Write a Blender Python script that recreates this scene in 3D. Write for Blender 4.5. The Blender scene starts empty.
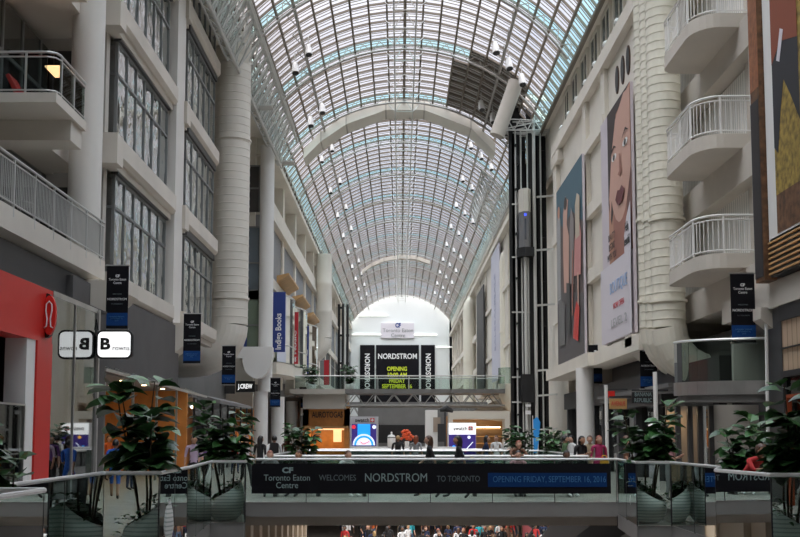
import bpy, math, random
from mathutils import Vector, Matrix
random.seed(7)
PI = math.pi
sc = bpy.context.scene
COL = sc.collection
# ------------------------------------------------------------------ camera
F = 1050.0
PITCH = math.atan(0.09)
CYP = 435.5 - F*0.09           # image row of the optical axis (the lens is shifted up a little)
CP, SP = math.cos(PITCH), math.sin(PITCH)
EYE = 1.7
cam = bpy.data.cameras.new('camera'); camo = bpy.data.objects.new('camera', cam); COL.objects.link(camo)
cam.sensor_width = 36; cam.lens = F / 800 * 36; cam.clip_end = 600
cam.shift_y = (CYP - 268.5) / 800
camo.location = (0, 0, EYE); camo.rotation_euler = (PI / 2 + PITCH, 0, 0)
sc.camera = camo
sc.view_settings.view_transform = 'Standard'; sc.view_settings.look = 'None'
sc.view_settings.gamma = 1; sc.view_settings.use_curve_mapping = False
sc.view_settings.exposure = 0.0
sc.cycles.max_bounces = 6; sc.cycles.diffuse_bounces = 4; sc.cycles.transparent_max_bounces = 24
sc.cycles.glossy_bounces = 3; sc.cycles.use_denoising = True
sc.cycles.sample_clamp_indirect = 6

def ray(px, py):
    u = px - 400; v = CYP - py
    return u, F * CP - v * SP, F * SP + v * CP
def onX(px, py, X):                     # measured point on the vertical plane x = X -> (y, z)
    u, d, w = ray(px, py); t = X / u
    return d * t, EYE + w * t
def onY(px, py, Y):                     # measured point on the plane y = Y -> (x, z)
    u, d, w = ray(px, py); t = Y / d
    return u * t, EYE + w * t

# ------------------------------------------------------------------ materials
MATS = {}
def nodes_of(m):
    m.use_nodes = True
    return m.node_tree.nodes, m.node_tree.links
def mat(name, col, rough=.6, metal=0, var=0.0, scale=3.0, emit=0, spec=None, bump=0, bscale=40, alpha=None):
    if name in MATS: return MATS[name]
    m = bpy.data.materials.new(name); n, l = nodes_of(m)
    b = n['Principled BSDF']
    b.inputs['Base Color'].default_value = (*col, 1); b.inputs['Roughness'].default_value = rough
    b.inputs['Metallic'].default_value = metal
    if spec is not None: b.inputs['Specular IOR Level'].default_value = spec
    if emit:
        b.inputs['Emission Color'].default_value = (*col, 1); b.inputs['Emission Strength'].default_value = emit
    if var:
        tc = n.new('ShaderNodeTexCoord'); nz = n.new('ShaderNodeTexNoise'); cr = n.new('ShaderNodeValToRGB')
        nz.inputs['Scale'].default_value = scale; nz.inputs['Detail'].default_value = 4
        l.new(tc.outputs['Object'], nz.inputs['Vector']); l.new(nz.outputs['Fac'], cr.inputs['Fac'])
        cr.color_ramp.elements[0].position = .3; cr.color_ramp.elements[1].position = .7
        cr.color_ramp.elements[0].color = (*[max(0, c * (1 - var)) for c in col], 1)
        cr.color_ramp.elements[1].color = (*[min(1, c * (1 + var)) for c in col], 1)
        l.new(cr.outputs['Color'], b.inputs['Base Color'])
    if bump:
        tc = n.new('ShaderNodeTexCoord'); nz = n.new('ShaderNodeTexNoise'); bp = n.new('ShaderNodeBump')
        nz.inputs['Scale'].default_value = bscale; bp.inputs['Strength'].default_value = bump
        l.new(tc.outputs['Object'], nz.inputs['Vector']); l.new(nz.outputs['Fac'], bp.inputs['Height']); l.new(bp.outputs['Normal'], b.inputs['Normal'])
    MATS[name] = m
    return m
def glassmat(name, tint, refl=.12, rough=.02, fres=1.45):
    if name in MATS: return MATS[name]
    m = bpy.data.materials.new(name); n, l = nodes_of(m); n.remove(n['Principled BSDF'])
    t = n.new('ShaderNodeBsdfTransparent'); g = n.new('ShaderNodeBsdfGlossy'); mx = n.new('ShaderNodeMixShader'); f = n.new('ShaderNodeFresnel'); ad = n.new('ShaderNodeMath')
    ad.operation = 'ADD'; ad.inputs[1].default_value = refl; ad.use_clamp = True
    t.inputs['Color'].default_value = (*tint, 1); g.inputs['Roughness'].default_value = rough; g.inputs['Color'].default_value = (.9, .93, .93, 1)
    f.inputs['IOR'].default_value = fres
    l.new(f.outputs[0], ad.inputs[0]); l.new(ad.outputs[0], mx.inputs[0]); l.new(t.outputs[0], mx.inputs[1]); l.new(g.outputs[0], mx.inputs[2])
    l.new(mx.outputs[0], n['Material Output'].inputs['Surface'])
    MATS[name] = m
    return m
def striped(name, col, col2, freq, axis='Z', rough=.6, fac=.5, metal=0):
    # horizontal / vertical stripes along an object axis: seams, ribs, louvres
    if name in MATS: return MATS[name]
    m = mat(name, col, rough, metal); n, l = nodes_of(m); b = n['Principled BSDF']
    tc = n.new('ShaderNodeTexCoord'); sp = n.new('ShaderNodeSeparateXYZ'); mu = n.new('ShaderNodeMath'); fr = n.new('ShaderNodeMath'); cm = n.new('ShaderNodeMath'); mx = n.new('ShaderNodeMix'); mx.data_type = 'RGBA'
    mu.operation = 'MULTIPLY'; mu.inputs[1].default_value = freq; fr.operation = 'FRACT'; cm.operation = 'LESS_THAN'; cm.inputs[1].default_value = fac
    l.new(tc.outputs['Object'], sp.inputs[0]); l.new(sp.outputs[axis], mu.inputs[0]); l.new(mu.outputs[0], fr.inputs[0]); l.new(fr.outputs[0], cm.inputs[0])
    l.new(cm.outputs[0], mx.inputs['Factor']); mx.inputs['A'].default_value = (*col, 1); mx.inputs['B'].default_value = (*col2, 1)
    l.new(mx.outputs['Result'], b.inputs['Base Color'])
    return m

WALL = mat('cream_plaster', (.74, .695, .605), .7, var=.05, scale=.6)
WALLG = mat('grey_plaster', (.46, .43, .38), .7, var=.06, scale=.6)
WHITE = mat('white_paint', (.80, .79, .76), .55)
BEAM = mat('beam_concrete', (.60, .55, .48), .75, var=.08, scale=.5)
COLM = mat('column_paint', (.68, .65, .60), .6, var=.04, scale=.5)
DUCT = mat('duct_paint', (.68, .645, .57), .5, var=.06, scale=.4)
DUCTR = mat('duct_paint_cream', (.78, .745, .63), .5, var=.05, scale=.4)
STEEL = mat('brushed_steel', (.62, .61, .59), .35, .85, var=.15, scale=1.2)
RIBM = mat('vault_rib_paint', (.19, .16, .125), .6)
FASC = mat('dull_steel', (.30, .29, .28), .5, .4, var=.08, scale=.7)
TRUSS = mat('pipe_white_paint', (.55, .55, .52), .5)
RAILM = mat('rail_grey_paint', (.50, .50, .48), .4, .3)
CHROME = mat('polished_handrail', (.80, .80, .79), .3, .45)
DARK = mat('dark_metal', (.03, .03, .032), .5)
BLACK = mat('black_paint', (.012, .012, .013), .5)
DGREY = mat('dark_grey_panel', (.05, .048, .047), .5, var=.1, scale=1)
MGREY = mat('mid_grey_panel', (.17, .168, .163), .6, var=.08, scale=1)
MULL = mat('mullion_grey', (.22, .23, .225), .45, .3)
FLOORM = mat('pale_terrazzo', (.42, .39, .36), .25, var=.12, scale=2.5)
LOWFL = mat('lower_terrazzo', (.40, .37, .35), .4, var=.1, scale=2)
SOFFIT = mat('beige_soffit', (.42, .37, .31), .8)
RED = mat('red_panel', (.62, .022, .016), .4)
DRED = mat('dark_red_panel', (.30, .02, .018), .5)
BLUE = mat('blue_panel', (.012, .06, .28), .4)
BBLUE = mat('banner_blue', (.012, .055, .20), .8, spec=.1)
BNAVY = mat('store_banner_blue', (.02, .045, .22), .6)
BRED = mat('store_banner_red', (.50, .02, .03), .6)
BNR = mat('banner_black', (.010, .0095, .012), .8, spec=.1)
INK = mat('white_lettering', (.80, .80, .80), .5)
GINK = mat('grey_teal_lettering', (.25, .33, .33), .5)
DINK = mat('dim_grey_lettering', (.11, .14, .15), .5)
BINK = mat('blue_lettering', (.035, .15, .33), .5)
KINK = mat('black_lettering', (.01, .01, .01), .5)
YINK = mat('yellow_green_lettering', (.62, .72, .03), .5)
ORANGE = mat('orange_wood', (.55, .22, .05), .45, var=.15, scale=2)
TAN = mat('tan_timber', (.58, .34, .14), .5, var=.12, scale=2)
LEAF = mat('dark_green_leaf', (.022, .075, .018), .35, var=.35, scale=4)
LEAF2 = mat('mid_green_leaf', (.05, .14, .04), .35, var=.35, scale=4)
STEM = mat('brown_stem', (.06, .04, .025), .8)
SOIL = mat('potting_soil', (.02, .015, .01), .9)
POTM = striped('ribbed_planter', (.93, .94, .92), (.55, .60, .57), 14, 'Z', .4, .35)
LAMPW = mat('lamp_white', (.78, .78, .76), .4)
WARM = mat('warm_lamp', (1, .70, .36), .5, emit=9)
WARMP = mat('warm_lit_panel', (1, .62, .30), .5, emit=1.3)
SIGNW = mat('backlit_sign', (1, 1, 1), .5, emit=.9)
SCREEN = mat('screen_white', (.8, .85, 1), .5, emit=.75)
SKYB = mat('screen_sky_blue', (.02, .35, .95), .5, emit=.75)
PURP = mat('screen_purple', (.035, .02, .16), .5, emit=.7)
SCRED = mat('screen_red', (.75, .03, .05), .5, emit=.8)
SCYEL = mat('screen_orange', (1, .5, .05), .5, emit=.8)
LOUV = striped('louvre_panel', (.20, .21, .22), (.33, .34, .34), 4, 'Y', .6, .35)
GRAIL = glassmat('railing_glass', (.74, .82, .79), .015, .01, 1.4)
GLIGHT = glassmat('light_railing_glass', (.90, .94, .92), .01, .01, 1.2)
GCLEAR = glassmat('clear_glass', (.72, .80, .79), .07)
GDARK = glassmat('shop_glass', (.30, .33, .33), .22, .02)
GBAY = glassmat('bay_window_glass', (.22, .26, .28), .50, .04)
# bay window glass with the slight waviness that breaks up reflections
n_, l_ = nodes_of(GBAY)
_tc = n_.new('ShaderNodeTexCoord'); _nz = n_.new('ShaderNodeTexNoise'); _bp = n_.new('ShaderNodeBump')
_nz.inputs['Scale'].default_value = .8; _bp.inputs['Strength'].default_value = .8; _bp.inputs['Distance'].default_value = .12
l_.new(_tc.outputs['Object'], _nz.inputs['Vector']); l_.new(_nz.outputs['Fac'], _bp.inputs['Height'])
for _n in n_:
    if _n.type == 'BSDF_GLOSSY': l_.new(_bp.outputs['Normal'], _n.inputs['Normal'])
def vaultmat(name, tcol, dcol, fac):
    m = bpy.data.materials.new(name); n, l = nodes_of(m); n.remove(n['Principled BSDF'])
    t = n.new('ShaderNodeBsdfTransparent'); d = n.new('ShaderNodeBsdfTranslucent'); mx = n.new('ShaderNodeMixShader')
    t.inputs['Color'].default_value = (*tcol, 1); d.inputs['Color'].default_value = (*dcol, 1); mx.inputs[0].default_value = fac
    l.new(t.outputs[0], mx.inputs[1]); l.new(d.outputs[0], mx.inputs[2]); l.new(mx.outputs[0], n['Material Output'].inputs['Surface'])
    return m
VFROST = vaultmat('frosted_vault_glass', (.72, .72, .76), (.84, .83, .88), .14)
VBLUE = vaultmat('clear_blue_vault_glass', (.66, .92, .99), (.6, .85, .92), .10)
VOPAQ = mat('opaque_vault_panel', (.50, .49, .47), .8)

# ------------------------------------------------------------------ mesh builder
def wloc(o):
    v = Vector((0, 0, 0))
    while o is not None:
        v += o.location; o = o.parent
    return v
class MB:
    def __init__(s): s.v = []; s.f = []
    def add(s, vs, fs):
        b = len(s.v); s.v += [tuple(p) for p in vs]; s.f += [tuple(b + i for i in q) for q in fs]; return s
    def box(s, x0, x1, y0, y1, z0, z1):
        return s.add([(x0,y0,z0),(x1,y0,z0),(x1,y1,z0),(x0,y1,z0),(x0,y0,z1),(x1,y0,z1),(x1,y1,z1),(x0,y1,z1)],
                     [(0,3,2,1),(4,5,6,7),(0,1,5,4),(1,2,6,5),(2,3,7,6),(3,0,4,7)])
    def bar(s, p, q, w, h=None, n=4):
        p, q = Vector(p), Vector(q); d = (q - p)
        if d.length < 1e-6: return s
        d.normalize(); up = Vector((0,0,1)) if abs(d.z) < .95 else Vector((0,1,0))
        a = d.cross(up).normalized(); b = a.cross(d).normalized()
        h = w if h is None else h
        if n == 4:
            r = [a*w/2+b*h/2, -a*w/2+b*h/2, -a*w/2-b*h/2, a*w/2-b*h/2]
        else:
            r = [a*math.cos(2*PI*i/n)*w/2 + b*math.sin(2*PI*i/n)*h/2 for i in range(n)]
        vs = [p+k for k in r] + [q+k for k in r]
        fs = [(i, (i+1)%n, n+(i+1)%n, n+i) for i in range(n)] + [tuple(range(n))[::-1], tuple(range(n, 2*n))]
        return s.add(vs, fs)
    def tube(s, pts, r, n=8, closed=False, caps=True):
        pts = [Vector(p) for p in pts]; m = len(pts); rs = r if isinstance(r, (list, tuple)) else [r]*m
        vs = []; prev = None
        for i, p in enumerate(pts):
            if closed: d = (pts[(i+1)%m]-pts[i-1])
            else: d = (pts[min(i+1,m-1)]-pts[max(i-1,0)])
            d.normalize()
            if prev is None:
                up = Vector((0,0,1)) if abs(d.z) < .9 else Vector((0,1,0)); a = d.cross(up).normalized()
            else: a = (prev - d*prev.dot(d)).normalized()
            prev = a; b = d.cross(a)
            vs += [p + (a*math.cos(2*PI*k/n)+b*math.sin(2*PI*k/n))*rs[i] for k in range(n)]
        fs = []
        for i in range(m if closed else m-1):
            j = (i+1) % m
            fs += [(i*n+k, i*n+(k+1)%n, j*n+(k+1)%n, j*n+k) for k in range(n)]
        if caps and not closed: fs += [tuple(range(n))[::-1], tuple(range((m-1)*n, m*n))]
        return s.add(vs, fs)
    def lathe(s, prof, c=(0,0,0), n=24, sx=1, sy=1):
        vs = [(c[0]+r*sx*math.cos(2*PI*k/n), c[1]+r*sy*math.sin(2*PI*k/n), c[2]+z) for r, z in prof for k in range(n)]
        m = len(prof)
        fs = [(i*n+k, i*n+(k+1)%n, (i+1)*n+(k+1)%n, (i+1)*n+k) for i in range(m-1) for k in range(n)]
        fs += [tuple(range(n))[::-1], tuple(range((m-1)*n, m*n))]
        return s.add(vs, fs)
    def ball(s, c, rx, ry, rz, n=10, m=7):
        prof = [(max(.001, math.sin(PI*i/m)), -math.cos(PI*i/m)) for i in range(m+1)]
        vs = [(c[0]+r*rx*math.cos(2*PI*k/n), c[1]+r*ry*math.sin(2*PI*k/n), c[2]+z*rz) for r, z in prof for k in range(n)]
        fs = [(i*n+k, i*n+(k+1)%n, (i+1)*n+(k+1)%n, (i+1)*n+k) for i in range(m) for k in range(n)]
        return s.add(vs, fs)
    def prism(s, poly, z0, z1, axis='Z'):
        n = len(poly)
        def P(a, b, t): return (a, b, t) if axis == 'Z' else ((t, a, b) if axis == 'X' else (a, t, b))
        vs = [P(a, b, z0) for a, b in poly] + [P(a, b, z1) for a, b in poly]
        fs = [(i, (i+1)%n, n+(i+1)%n, n+i) for i in range(n)] + [tuple(range(n))[::-1], tuple(range(n, 2*n))]
        return s.add(vs, fs)
    def build(s, name, m, parent=None, smooth=False, origin=None, bevel=0):
        o3 = wloc(parent) if parent is not None else Vector((0,0,0))
        og = Vector(origin) if origin is not None else o3
        if parent is None and origin is None: og = Vector((0,0,0))
        me = bpy.data.meshes.new(name)
        me.from_pydata([(v[0]-og.x, v[1]-og.y, v[2]-og.z) for v in s.v], [], s.f)
        me.materials.append(m)
        if smooth:
            for p in me.polygons: p.use_smooth = True
        me.update()
        o = bpy.data.objects.new(name, me); COL.objects.link(o)
        if parent is not None: o.parent = parent; o.location = og - o3
        else: o.location = og
        if smooth:
            md = o.modifiers.new('edge', 'EDGE_SPLIT'); md.split_angle = math.radians(40)
        if bevel:
            md = o.modifiers.new('bevel', 'BEVEL'); md.width = bevel; md.segments = 2
        return o
def tag(o, label, cat, group=None, kind=None):
    o['label'] = label; o['category'] = cat
    if group: o['group'] = group
    if kind: o['kind'] = kind
    return o
def thing(name, label, cat, loc=(0,0,0), group=None, rz=0):
    o = bpy.data.objects.new(name, None); COL.objects.link(o); o.location = loc; o.rotation_euler = (0,0,rz); o.empty_display_size = .2
    return tag(o, label, cat, group)
def struct(name, mb, m, **k):
    o = mb.build(name, m, **k); o['kind'] = 'structure'; return o
KIDS = {}
def kids(o): return list(o.children)
def dup(root, loc, rz=None, label=None, group=None, parent=None, scale=None):
    r = root.copy(); COL.objects.link(r); r.location = loc
    if rz is not None: r.rotation_euler = (0, 0, rz)
    if scale: r.scale = (scale,)*3
    if label: r['label'] = label
    if group: r['group'] = group
    for ch in KIDS.get(root.name) or kids(root):
        c = ch.copy(); COL.objects.link(c); c.parent = r
        for g in KIDS.get(ch.name) or kids(ch):
            d = g.copy(); COL.objects.link(d); d.parent = c
    return r
def text(name, s, size, m, parent, loc, rot=(PI/2,0,0), fitw=None, depth=.004, align='CENTER', bold=0, squash=None):
    cu = bpy.data.curves.new(name, 'FONT'); cu.body = s; cu.size = size; cu.align_x = align; cu.align_y = 'CENTER'; cu.extrude = depth; cu.offset = bold
    cu.resolution_u = 3
    t = bpy.data.objects.new(name, cu); COL.objects.link(t)
    dg = bpy.context.evaluated_depsgraph_get(); dg.update()
    me = bpy.data.meshes.new_from_object(t.evaluated_get(dg)); bpy.data.objects.remove(t)
    me.materials.clear(); me.materials.append(m)
    o = bpy.data.objects.new(name, me); COL.objects.link(o)
    xs = [v.co.x for v in me.vertices]; w = max(xs)-min(xs)
    sx = fitw / w if fitw else 1
    for v in me.vertices: v.co.x *= sx
    o.parent = parent; o.location = Vector(loc) - (wloc(parent) if parent else Vector((0,0,0))); o.rotation_euler = rot
    return o

# ------------------------------------------------------------------ world: bright broken cloud
w = bpy.data.worlds.new('sky'); sc.world = w; w.use_nodes = True; wn, wl = w.node_tree.nodes, w.node_tree.links
bg = wn['Background']
tc = wn.new('ShaderNodeTexCoord'); nz = wn.new('ShaderNodeTexNoise'); cr = wn.new('ShaderNodeValToRGB'); sp = wn.new('ShaderNodeSeparateXYZ')
nz.inputs['Scale'].default_value = 2.2; nz.inputs['Detail'].default_value = 6
wl.new(tc.outputs['Generated'], nz.inputs['Vector']); wl.new(nz.outputs['Fac'], cr.inputs['Fac'])
cr.color_ramp.elements[0].position = .36; cr.color_ramp.elements[0].color = (.50, .66, .86, 1)
cr.color_ramp.elements[1].position = .52; cr.color_ramp.elements[1].color = (.94, .92, .94, 1)
wl.new(cr.outputs['Color'], bg.inputs['Color'])
mr = wn.new('ShaderNodeMapRange'); mr.inputs['From Min'].default_value = .36; mr.inputs['From Max'].default_value = .95
mr.inputs['To Min'].default_value = .85; mr.inputs['To Max'].default_value = 6.5   # cloud brightens towards the zenith
wl.new(tc.outputs['Generated'], sp.inputs[0]); wl.new(sp.outputs['Z'], mr.inputs['Value']); wl.new(mr.outputs['Result'], bg.inputs['Strength'])
sun = bpy.data.lights.new('hazy_sun', 'SUN'); suno = bpy.data.objects.new('hazy_sun', sun); COL.objects.link(suno)
sun.energy = 3.0; sun.angle = math.radians(50); sun.color = (1, .93, .83)
suno.rotation_euler = (math.radians(28), math.radians(-8), 0)

# ------------------------------------------------------------------ vault (ceiling)
VX0, VR, VHW, VTOP = .3, 11.2, 9.3, 27.1
VZC = VTOP - VR
VA = math.asin(VHW / VR)
VY0, VY1, PITCHY = -12.0, 190.0, 1.35
NSEG = 20
def vp(a, r=VR): return (VX0 + r*math.sin(a), VZC + r*math.cos(a))
angs = [-VA + 2*VA*i/NSEG for i in range(NSEG+1)]
nrow = int((VY1 - VY0) / PITCHY)
fro = MB(); blu = MB(); opq = MB(); shadeq = MB()
# the clear strip of each 10.8 m bay sits where measured: y = 66, 76.8, 87.6 ...
def is_clear(j):
    y = VY0 + (j+.5)*PITCHY
    return abs(((y - 66.2 + 5.4) % 10.8) - 5.4) < PITCHY/2
for j in range(nrow):
    y0 = VY0 + j*PITCHY; y1 = y0 + PITCHY
    for i in range(NSEG):
        (xa, za), (xb, zb) = vp(angs[i]), vp(angs[i+1])
        q = [(xa,y0,za),(xb,y0,zb),(xb,y1,zb),(xa,y1,za)]
        if y0 < 8: t = shadeq  # opaque roof added out of view to darken the foreground
        elif 64 < y0 < 77 and 13 <= i <= 17 and not (i == 13 and y0 < 67): t = opq
        elif is_clear(j) or i in (0, NSEG-1): t = blu
        else: t = fro
        t.add(q, [(0,1,2,3)])
ceil = struct('ceiling', fro, VFROST)
blu.build('clear_glass_strips', VBLUE, ceil)
opq.build('opaque_panels', VOPAQ, ceil)
shadeq.build('unseen_shade_roof', WALLG, ceil)
rb = MB()
for j in range(nrow+1):
    y = VY0 + j*PITCHY
    for i in range(NSEG):
        (xa, za), (xb, zb) = vp(angs[i], VR-.08), vp(angs[i+1], VR-.08)
        rb.bar((xa,y,za), (xb,y,zb), .065, .13)
rb.build('arched_ribs', RIBM, ceil)
mid = MB()
for j in range(int(nrow*0.9)):
    if VY0 + j*PITCHY < 25: continue
    y = VY0 + (j+.5)*PITCHY
    for dy in (-.2, .2):
        for i in range(NSEG):
            (xa, za), (xb, zb) = vp(angs[i], VR-.03), vp(angs[i+1], VR-.03)
            mid.bar((xa,y+dy,za), (xb,y+dy,zb), .025, .045)
mid.build('glazing_bars', RIBM, ceil)
pu = MB()
for i in range(NSEG+1):
    x, z = vp(angs[i], VR-.12); big = i in (0, NSEG)
    pu.bar((x,VY0,z), (x,VY1,z), .2 if big else (.18 if i == NSEG//2 else .11), .22 if big else .20)
pu.build('purlins', RIBM, ceil)
# deeper main arches each side of every clear strip, tied back to the purlins
ar = MB()
k = -6
ARCHY = []
while 66.2 + k*10.8 < VY1:
    ARCHY.append(66.2 + k*10.8 - .9); k += 1
for y in ARCHY:
    if y < 20: continue
    pts = [(vp(a, VR-.75)[0], y, vp(a, VR-.75)[1]) for a in angs]
    ar.tube(pts, .075, 6)
    for i, a in enumerate(angs[:-1]):
        x1, z1 = vp(a, VR-.75); am = (a+angs[i+1])/2; x2, z2 = vp(am, VR-.1); x3, z3 = vp(angs[i+1], VR-.75)
        ar.bar((x1,y,z1), (x2,y,z2), .045); ar.bar((x2,y,z2), (x3,y,z3), .045)
ar.build('trussed_arches', mat('arch_grey_paint',(.36,.34,.31),.6), ceil)
lr = MB()
for a in (-.60, .60):
    x, z = vp(a, VR-.55); lr.tube([(x,20,z), (x,VY1,z)], .09, 6)
    y = 20
    while y < VY1-3:
        x2, z2 = vp(a-.03, VR-.1); lr.bar((x,y,z), (x2,y+1.35,z2), .04); lr.bar((x2,y+1.35,z2), (x,y+2.7,z), .04); y += 2.7
lr.build('side_trusses', mat('arch_grey_paint',(.36,.34,.31),.6), ceil)
rg = MB()
for dx in (-.65, .65):
    rg.tube([(VX0+dx,30,25.9), (VX0+dx,VY1,25.9)], .05, 6)
y = 31
while y < VY1-1:
    rg.bar((VX0-.65,y,25.9), (VX0,y,26.95), .05); rg.bar((VX0+.65,y,25.9), (VX0,y,26.95), .05); rg.bar((VX0-.65,y,25.9), (VX0+.65,y,25.9), .05)
    rg.bar((VX0-.65,y,25.9), (VX0-1.3,y+1,26.9), .035); rg.bar((VX0+.65,y,25.9), (VX0+1.3,y+1,26.9), .035)
    y += 2.7
rg.build('ridge_truss', TRUSS, ceil)

# polygonal soffit arches crossing under the vault
def soffit_arch(pxs, Y, wid, hh, label):
    pts = [onY(a, b, Y) for a, b in pxs]
    m = MB()
    up = [(x, z+hh*.5) for x, z in pts]; dn = [(x, z-hh*.5) for x, z in pts]
    m.prism(up + dn[::-1], Y-wid/2, Y+wid/2, 'Y')
    cx, cz = pts[len(pts)//2]
    r = thing('maintenance_catwalk', label, 'catwalk', (cx, Y, cz-hh/2), 'arched catwalks under the vault')
    m.build('casing', DUCT, r)
    b = MB()
    for (x, z) in pts[1:-1]: b.box(x-.06, x+.06, Y-wid/2-.04, Y+wid/2+.04, z-hh/2-.04, z+hh/2+.04)
    b.build('joint_collar', WALLG, r)
    g = MB()
    for (x, z) in pts[1:-1]: g.bar((x, Y, z+hh/2), (x, Y, vp(math.asin(max(-.8, min(.8, (x-VX0)/VR))), VR-.1)[1]), .05)
    g.build('hanger', TRUSS, r)
    return r
soffit_arch([(305,158),(322,141),(347,124),(386,110),(424,110),(470,128),(494,152)], 79, 2.4, .75, 'near beige polygonal catwalk arching right across under the glass vault')
soffit_arch([(362,272),(372,265),(384,260),(400,257),(416,258),(430,263)], 146, 1.0, .5, 'far small beige polygonal catwalk arching under the distant vault')
# space-frame gantry on the left under the vault
def lattice(mb, A, B, w, h, n, r=.05):
    A, B = Vector(A), Vector(B); 
    cs = [Vector((0,0,0)), Vector((w[0],0,w[1])), Vector((h[0],0,h[1])), Vector((w[0]+h[0],0,w[1]+h[1]))]
    for c in cs: mb.tube([A+c, B+c], r*1.6, 6)
    for i in range(n):
        p = A.lerp(B, i/n); q = A.lerp(B, (i+1)/n); mdl = p.lerp(q, .5)
        for (a, b) in ((0,1),(2,3),(0,2),(1,3)):
            mb.bar(p+cs[a], mdl+cs[b], r); mb.bar(mdl+cs[b], q+cs[a], r)
        mb.bar(p+cs[0], p+cs[1], r); mb.bar(p+cs[1], p+cs[3], r); mb.bar(p+cs[0], p+cs[2], r); mb.bar(p+cs[0], p+cs[3], r)
r = thing('service_gantry', 'long pale lattice gantry hanging high along the left edge of the vault', 'gantry', (-8.2, 56, 20.3))
m = MB(); lattice(m, (-7.7,34,23.4), (-7.7,73,23.4), (-1.1,-1.9), (.4,-.9), 30, .06); lattice(m, (-8.2,34,22.2), (-8.2,73,22.2), (-.3,-1.2), (-.5,.2), 24, .04)
m.build('lattice_frame', TRUSS, r)
m = MB(); m.tube([(-7.6,38,23.55), (-7.6,73.5,23.55)], .13, 8); m.build('guide_pipe', TRUSS, r, smooth=True)
for _a, _b in ((72.5,73.6),(60,60.8)): m = MB(); m.box(-8.8,-7.5,_a,_b,20.9,21.0); m.build('platform', TRUSS, r)
r = thing('service_gantry', 'shorter lattice gantry under the right side of the vault beside the lift shaft', 'gantry', (7.6, 80, 19.4))
m = MB(); lattice(m, (6.2,78,21.6), (6.2,92,21.6), (1.6,-1.2), (.5,-1.3), 9, .05); m.build('lattice_frame', TRUSS, r)

# spotlights: pairs on stems under every bay
def make_spot():
    r = thing('spotlight', 'x', 'spotlight', (0,0,0), 'white spotlights hung from the vault')
    m = MB(); m.bar((0,0,0), (0,0,-.5), .05); m.bar((0,-.0,-.5), (0,.0,-.62), .3, .04); m.build('stem', TRUSS, r)
    m = MB(); m.tube([(0,.1,-.5), (.02,-.0,-.78), (.05,-.12,-1.15)], [.13,.19,.22], 10); m.build('housing', LAMPW, r, smooth=True)
    m = MB(); m.tube([(.05,-.115,-1.14), (.055,-.13,-1.19)], .18, 10); m.build('lens', DARK, r)
    return r
spot0 = make_spot(); first = True
SIDE = {-5.4: 'inner left', -6.3: 'outer left', 5.6: 'inner right', 6.5: 'middle right', 7.4: 'outer right'}
ORD = ['nearest','second nearest','third nearest','fourth nearest','fifth nearest','sixth nearest','seventh nearest','eighth nearest','ninth nearest','tenth nearest','farthest']
for bi in range(11):
    for xs, nm in SIDE.items():
        y = 60 + 10.8*bi + (1.2 if abs(xs) > 6 else 0) + (0 if abs(xs) < 7 else 1.0)
        zz = vp(math.asin((xs-VX0)/VR), VR-.5)[1]
        lb = 'white hanging spotlight, %s of the %s row under the vault' % (ORD[bi], nm)
        if first: spot0.location = (xs,y,zz); spot0['label'] = lb; first = False
        else: dup(spot0, (xs,y,zz), label=lb, scale=1.1 if bi < 2 else .85)

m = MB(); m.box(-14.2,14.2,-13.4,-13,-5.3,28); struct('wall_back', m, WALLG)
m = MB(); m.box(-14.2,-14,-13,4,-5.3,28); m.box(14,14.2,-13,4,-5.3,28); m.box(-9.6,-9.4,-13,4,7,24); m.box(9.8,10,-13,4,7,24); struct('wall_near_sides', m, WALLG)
m = MB(); m.box(-14.2,-9.0,-13,190,22.15,22.5); m.box(9.58,14.2,-13,190,22.15,22.5); struct('ceiling_edges', m, WALL)
m = MB(); m.box(-14,14,-13,-6,-.3,0); m.box(-14,-4,-6,4,-.3,0); m.box(6.5,14,-6,4,-.3,0); struct('floor_near', m, FLOORM)
m = MB(); m.box(-14,14,-13,30,-5.3,-5); struct('floor_lower_near', m, LOWFL)
m = MB(); m.box(-9.4,-9.0,-13,30,-5,-.3); m.box(12.8,13,-13,100,-5,-.3); struct('wall_lower_near', m, MGREY)
# ------------------------------------------------------------------ floors and voids
LEDGE = [(-3.96,4), (-3.96,11.7), (-4.78,11.7), (-4.78,13), (-4.74,17), (-3.87,17), (-4.0,19.7), (-4.41,24.5), (-3.6,24.5), (-4.0,27)]
REDGE = [(6.5,4), (6.5,16.2), (5.7,16.2), (5.5,18.3), (6.1,20), (6.07,23.6), (5.3,23.6), (5.57,27)]
fl = MB()
fl.prism([(-14,4),(-4.4,4),(-4.85,11.6),(-4.85,17),(-4.5,19.7),(-4.5,25.9),(-4.0,27),(-4.0,62),(-14,62)], -.3, 0)
fl.prism([(-6,4)] + LEDGE + [(-6,27)], -.62, -.31)
fl.prism([(7.5,4),(7.5,27)] + REDGE[::-1], -.62, -.31)
fl.prism([(14,4),(14,62),(5.57,62),(5.57,27),(6.25,26),(6.25,19.5),(6.7,17.9),(6.7,4)], -.3, 0)
fl.prism([(-14,62), (14,62), (14,192), (-14,192)], -.45, 0)
floor = struct('floor', fl, FLOORM)
eb = MB()
def edge(mb, pts, z0, z1, t):
    for a, b in zip(pts[:-1], pts[1:]): mb.bar((a[0],a[1],(z0+z1)/2), (b[0],b[1],(z0+z1)/2), t, z1-z0)
edge(eb, LEDGE, -.64, -.30, .06); edge(eb, REDGE, -.64, -.30, .06)
edge(eb, [(-4,31),(-4,62),(5.57,62),(5.57,31)], -.5, -.01, .06)
eb.build('steel_fascia', FASC, floor)
lo = MB(); lo.box(-9,13,30,100,-5.3,-5); struct('floor_lower', lo, LOWFL)
lo = MB(); lo.box(-14,13,100,100.4,-5,-.45); lo.box(-9.4,-9,30,100,-5,-.3); struct('wall_lower_end', lo, WALLG)

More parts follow.
